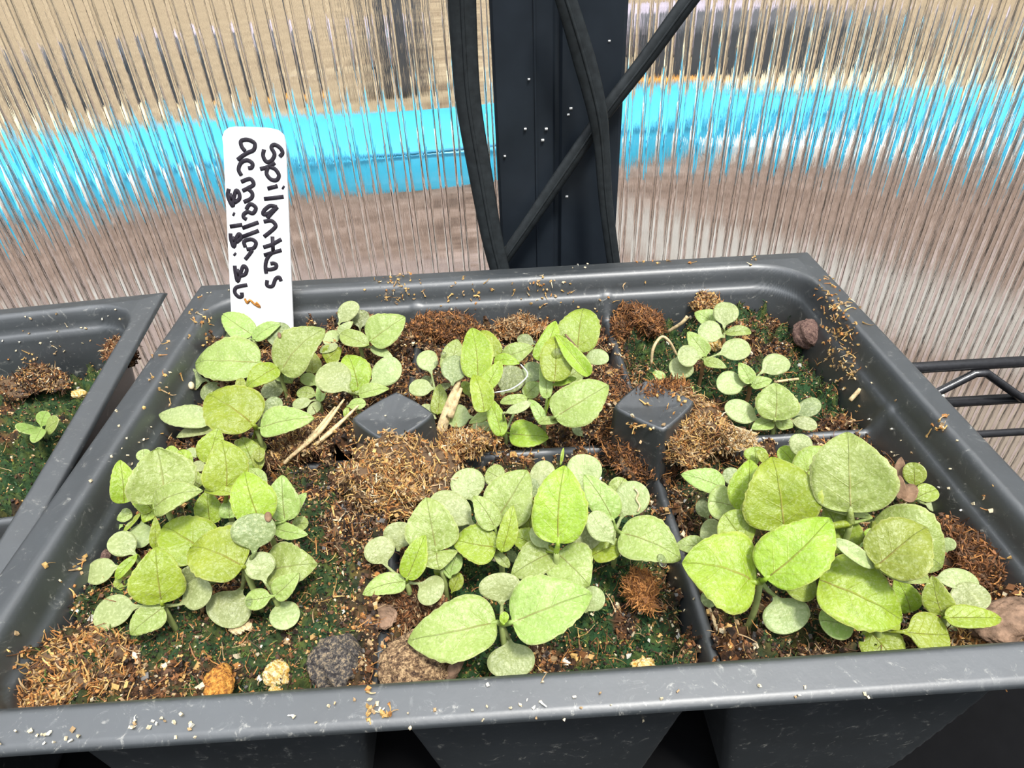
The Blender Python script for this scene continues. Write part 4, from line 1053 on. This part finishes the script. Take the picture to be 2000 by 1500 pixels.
plant('large bright seedling in the centre of the front right cell, leaf pointing forward', *Fz, (1190, 800), 1, """
t 1385 1045 1300 850 125 -5 b n=0
t 890 865 1355 1085 330 1 b arch=.1 n=0
e 1190 800 975 648 72 5 g n=0
e 1205 800 1492 862 92 5 p n=0""")
plant('low seedling at the front rim of the right cell, with yellowish round leaves', *Fz, (1210, 1130), -4, """
c 1570 1095 1710 1262 160 -8 g n=0
c 1100 1108 890 1085 175 -5 p
c 1345 1150 1592 1165 235 -3 b
t 1150 1125 1352 1350 185 -5 b
t 1330 1115 1180 1085 60 -3 b""")
plant('seedling at the right end of the front right cell, with a long leaf pointing right', *Fz, (1572, 1065), -4, """
c 1500 862 1755 880 110 -3 g n=0
c 1592 1035 1800 925 185 -5 g
t 1557 1058 1505 848 145 -2 o
t 1575 1072 1892 1075 112 -1 b""")
# ---- left tray
plant('tiny bright seedling alone on the moss of the left tray', 0, 540, 2.678, (214, 798), -16, """
c 202 790 108 812 80 -16 p
c 216 790 245 705 74 -16 p
c 232 808 305 752 70 -16 p
c 216 798 180 866 62 -16 p""")
# ---- crumbs and drops resting on leaves
def bead(name, u, v, z, r, mat, label, cat, sq=(1, 1, .5)):
    c = atz(u, v, z); V = IV*np.array(sq)*r+c; t = mesh_obj(name, V, IF, M[mat], org=c-np.array([0, 0, r*sq[2]*.5])); tag(t.o, label, cat)

# ------------------------------------------------------------------ litter and drops laid on what is under them
bpy.context.view_layer.update(); DG = bpy.context.evaluated_depsgraph_get()
from mathutils import Vector
def hit(u, v):
    d = nrm(ray(u, v)); o = CAM+np.array([0, 0, Z0]); ok, loc, nr, idx, ob, mt = sc.ray_cast(DG, Vector(o), Vector(d))
    if not ok: return None
    n_ = np.array(nr); n_ = -n_ if n_ @ d > 0 else n_
    return np.array(loc)-np.array([0, 0, Z0]), n_, ob
def litter(clusters, parent, seed):
    L = []; g = np.random.default_rng(seed)
    for u, v, su, sv, n, pal in clusters:
        P, Nn = [], []
        for _ in range(n if pal is not PALE else int(n*.65)):
            h = hit(u+g.normal()*su, v+g.normal()*sv)
            if h is None or h[2].parent is not parent.o: continue
            P.append(h[0]+h[1]*.0002); Nn.append(h[1])
        if not P: continue
        P = np.array(P); Nn = np.array(Nn); k = len(P)
        L.append(chips(P, g.uniform(.0002, .0008 if pal is not PALE else .0006, (k, 3)), pick(k, pal)))
        h_ = k//2 if pal is not PALE else k//8
        if h_: L.append(fibers(P[:h_], np.cross(Nn[:h_], g.normal(size=(h_, 3)))+Nn[:h_]*.1, g.uniform(.0008, .0022, h_), g.uniform(.00010, .00022, h_), pick(h_, pal), curl=.8))
    V, F, Cc = merge(L); o = mesh_obj('stuck_crumbs', V, F, M['crumb'], parent=parent, smooth=False, col=Cc); o.o['kind'] = 'stuff'
TANP = {'gold': 4, 'tan': 4, 'orange': 2, 'pale': 1}; PALE = {'pale': 3, 'white': 1, 'tan': 1}
litter([(1132, 516, 14, 5, 16, PALE), (1100, 512, 30, 5, 8, TANP), (865, 517, 8, 4, 5, TANP), (1250, 512, 40, 4, 8, TANP), (1472, 508, 4, 6, 5, TANP), (1060, 560, 25, 12, 24, TANP), (780, 560, 25, 18, 40, TANP), (900, 575, 30, 14, 26, TANP),
    (1615, 545, 14, 14, 14, TANP), (1645, 588, 18, 10, 22, TANP), (1632, 650, 22, 40, 60, TANP), (1655, 720, 14, 40, 60, TANP), (1625, 600, 18, 20, 20, TANP), (1835, 835, 12, 8, 14, TANP), (1838, 772, 3, 3, 3, PALE), (1826, 742, 4, 4, 4, PALE),
    (1120, 590, 60, 25, 25, TANP), (1830, 1010, 40, 60, 26, PALE), (1750, 900, 60, 70, 26, PALE), (1900, 1060, 30, 60, 20, TANP), (330, 720, 20, 60, 26, TANP), (250, 860, 30, 40, 20, PALE), (400, 620, 20, 20, 20, TANP), (390, 570, 30, 6, 14, PALE),
    (330, 1415, 40, 12, 26, PALE), (80, 1440, 40, 10, 20, PALE), (700, 1390, 120, 14, 20, PALE), (1100, 1380, 120, 14, 20, PALE), (740, 1390, 18, 10, 14, TANP), (1600, 1350, 200, 10, 16, PALE), (40, 1300, 20, 20, 14, TANP), (160, 1130, 30, 30, 18, TANP),
    (760, 820, 60, 40, 18, PALE), (700, 870, 10, 14, 10, TANP), (745, 860, 8, 16, 16, TANP), (1205, 690, 10, 40, 16, TANP), (1285, 790, 30, 30, 10, TANP), (1240, 835, 30, 16, 14, TANP), (1350, 1050, 30, 120, 30, PALE), (1325, 760, 20, 14, 26, TANP), (1000, 885, 80, 8, 30, TANP), (1500, 855, 60, 5, 20, PALE), (735, 1300, 12, 40, 18, TANP)], tray, 5)
litter([(40, 640, 60, 20, 24, PALE), (150, 650, 60, 30, 20, PALE), (60, 700, 20, 10, 14, TANP)], tray2, 6)
def rest(name, u, v, r, mat, label, cat, sq=(1, 1, .5), group=None):
    h = hit(u, v)
    if h is None: return
    n_ = h[1]; a_ = nrm(np.cross(n_, [1, .2, .1])); b_ = np.cross(n_, a_); R = np.stack([a_, b_, n_], 1)
    V = (IV*np.array(sq)*r) @ R.T; V = V+h[0]+n_*r*sq[2]*.45
    t = mesh_obj(name, V, IF, M[mat], org=h[0]); tag(t.o, label, cat, group)
rest('water_drop', 1090, 690, .0011, 'drop', 'large clear water drop on the folded bright leaf of the back middle cell', 'water drop', (1, 1.3, .45))
rest('water_drop', 866, 693, .0007, 'drop', 'clear water drop on the leftmost bright back middle leaf, upper one', 'water drop')
rest('water_drop', 853, 710, .0006, 'drop', 'clear water drop on the leftmost bright back middle leaf, lower one', 'water drop')
rest('water_drop', 1331, 758, .0005, 'drop', 'tiny water drop on the green sprout behind the right corner post', 'water drop')
rest('water_drop', 487, 1176, .0007, 'drop', 'water drop on the left leaf of the small front left rosette', 'water drop', (1.2, .8, .4))
rest('water_drop', 1292, 1095, .0008, 'drop', 'water drop near the tip of the leaf reaching over the divider', 'water drop', (1.3, .9, .4))
rest('water_drop', 1106, 752, .0007, 'drop', 'water drop on the base of the wide back middle leaf', 'water drop', (1.2, .8, .4))
rest('seed_husk', 524, 1010, .0007, 'dead', 'brown seed husk stuck to the round olive leaf of the front left cluster', 'husk', (1.2, .8, .5))
rest('seed_husk', 546, 655, .0006, 'dead', 'brown seed husk on the edge of the broad back left leaf', 'husk', (1.2, .7, .45))
rest('seed_husk', 434, 752, .0008, 'dead', 'brown seed husk in the gap above the bright upright back left leaf', 'husk', (1.2, .7, .45))
rest('white_crumb', 372, 754, .0010, 'cream', 'small cream crumb lying on the low dark grey-green seed leaf', 'crumb', (1, .7, .6))
h = hit(1245, 972)
if h is not None:
    P = [hit(u, v) for u, v in ((1240, 955), (1247, 965), (1243, 975), (1250, 988), (1246, 1000))]; P = np.array([q[0]+q[1]*.00025 for q in P if q is not None]); v, f = tube(smooth_path(P, 3), .00016, 5)
    t = mesh_obj('root_strand', v, f, M['straw'], org=P[0]); tag(t.o, 'pale curly root hair lying on a round grey leaf beside the divider', 'root')

# ------------------------------------------------------------------ groups of look-alikes
GR = {'seedling': 'seedlings growing in the trays', 'coir_clump': 'clumps of coir on the soil', 'stone': 'stones and pebbles on the soil', 'soil_clod': 'clods of soil near the front rim', 'water_drop': 'water drops on the leaves', 'seed_husk': 'seed husks on the leaves',
      'gasket_strip': 'rubber strips by the post', 'straw_strand': 'straws on the soil', 'twig': 'twigs on the soil', 'root_strand': 'loose roots on the soil', 'seedling_tray': 'seedling trays on the shelf'}
for o in list(C.objects):
    if o.parent is None and 'category' in o and 'group' not in o:
        g = GR.get(o.name.split('.')[0])
        if g and o['category'] not in ('withered leaf', 'withered seedling'): o['group'] = g
for o in list(C.objects):
    if o.parent is None and o.get('category') in ('withered leaf', 'withered seedling'): o.name = 'withered_leaf' if o['category'] == 'withered leaf' else 'withered_seedling'
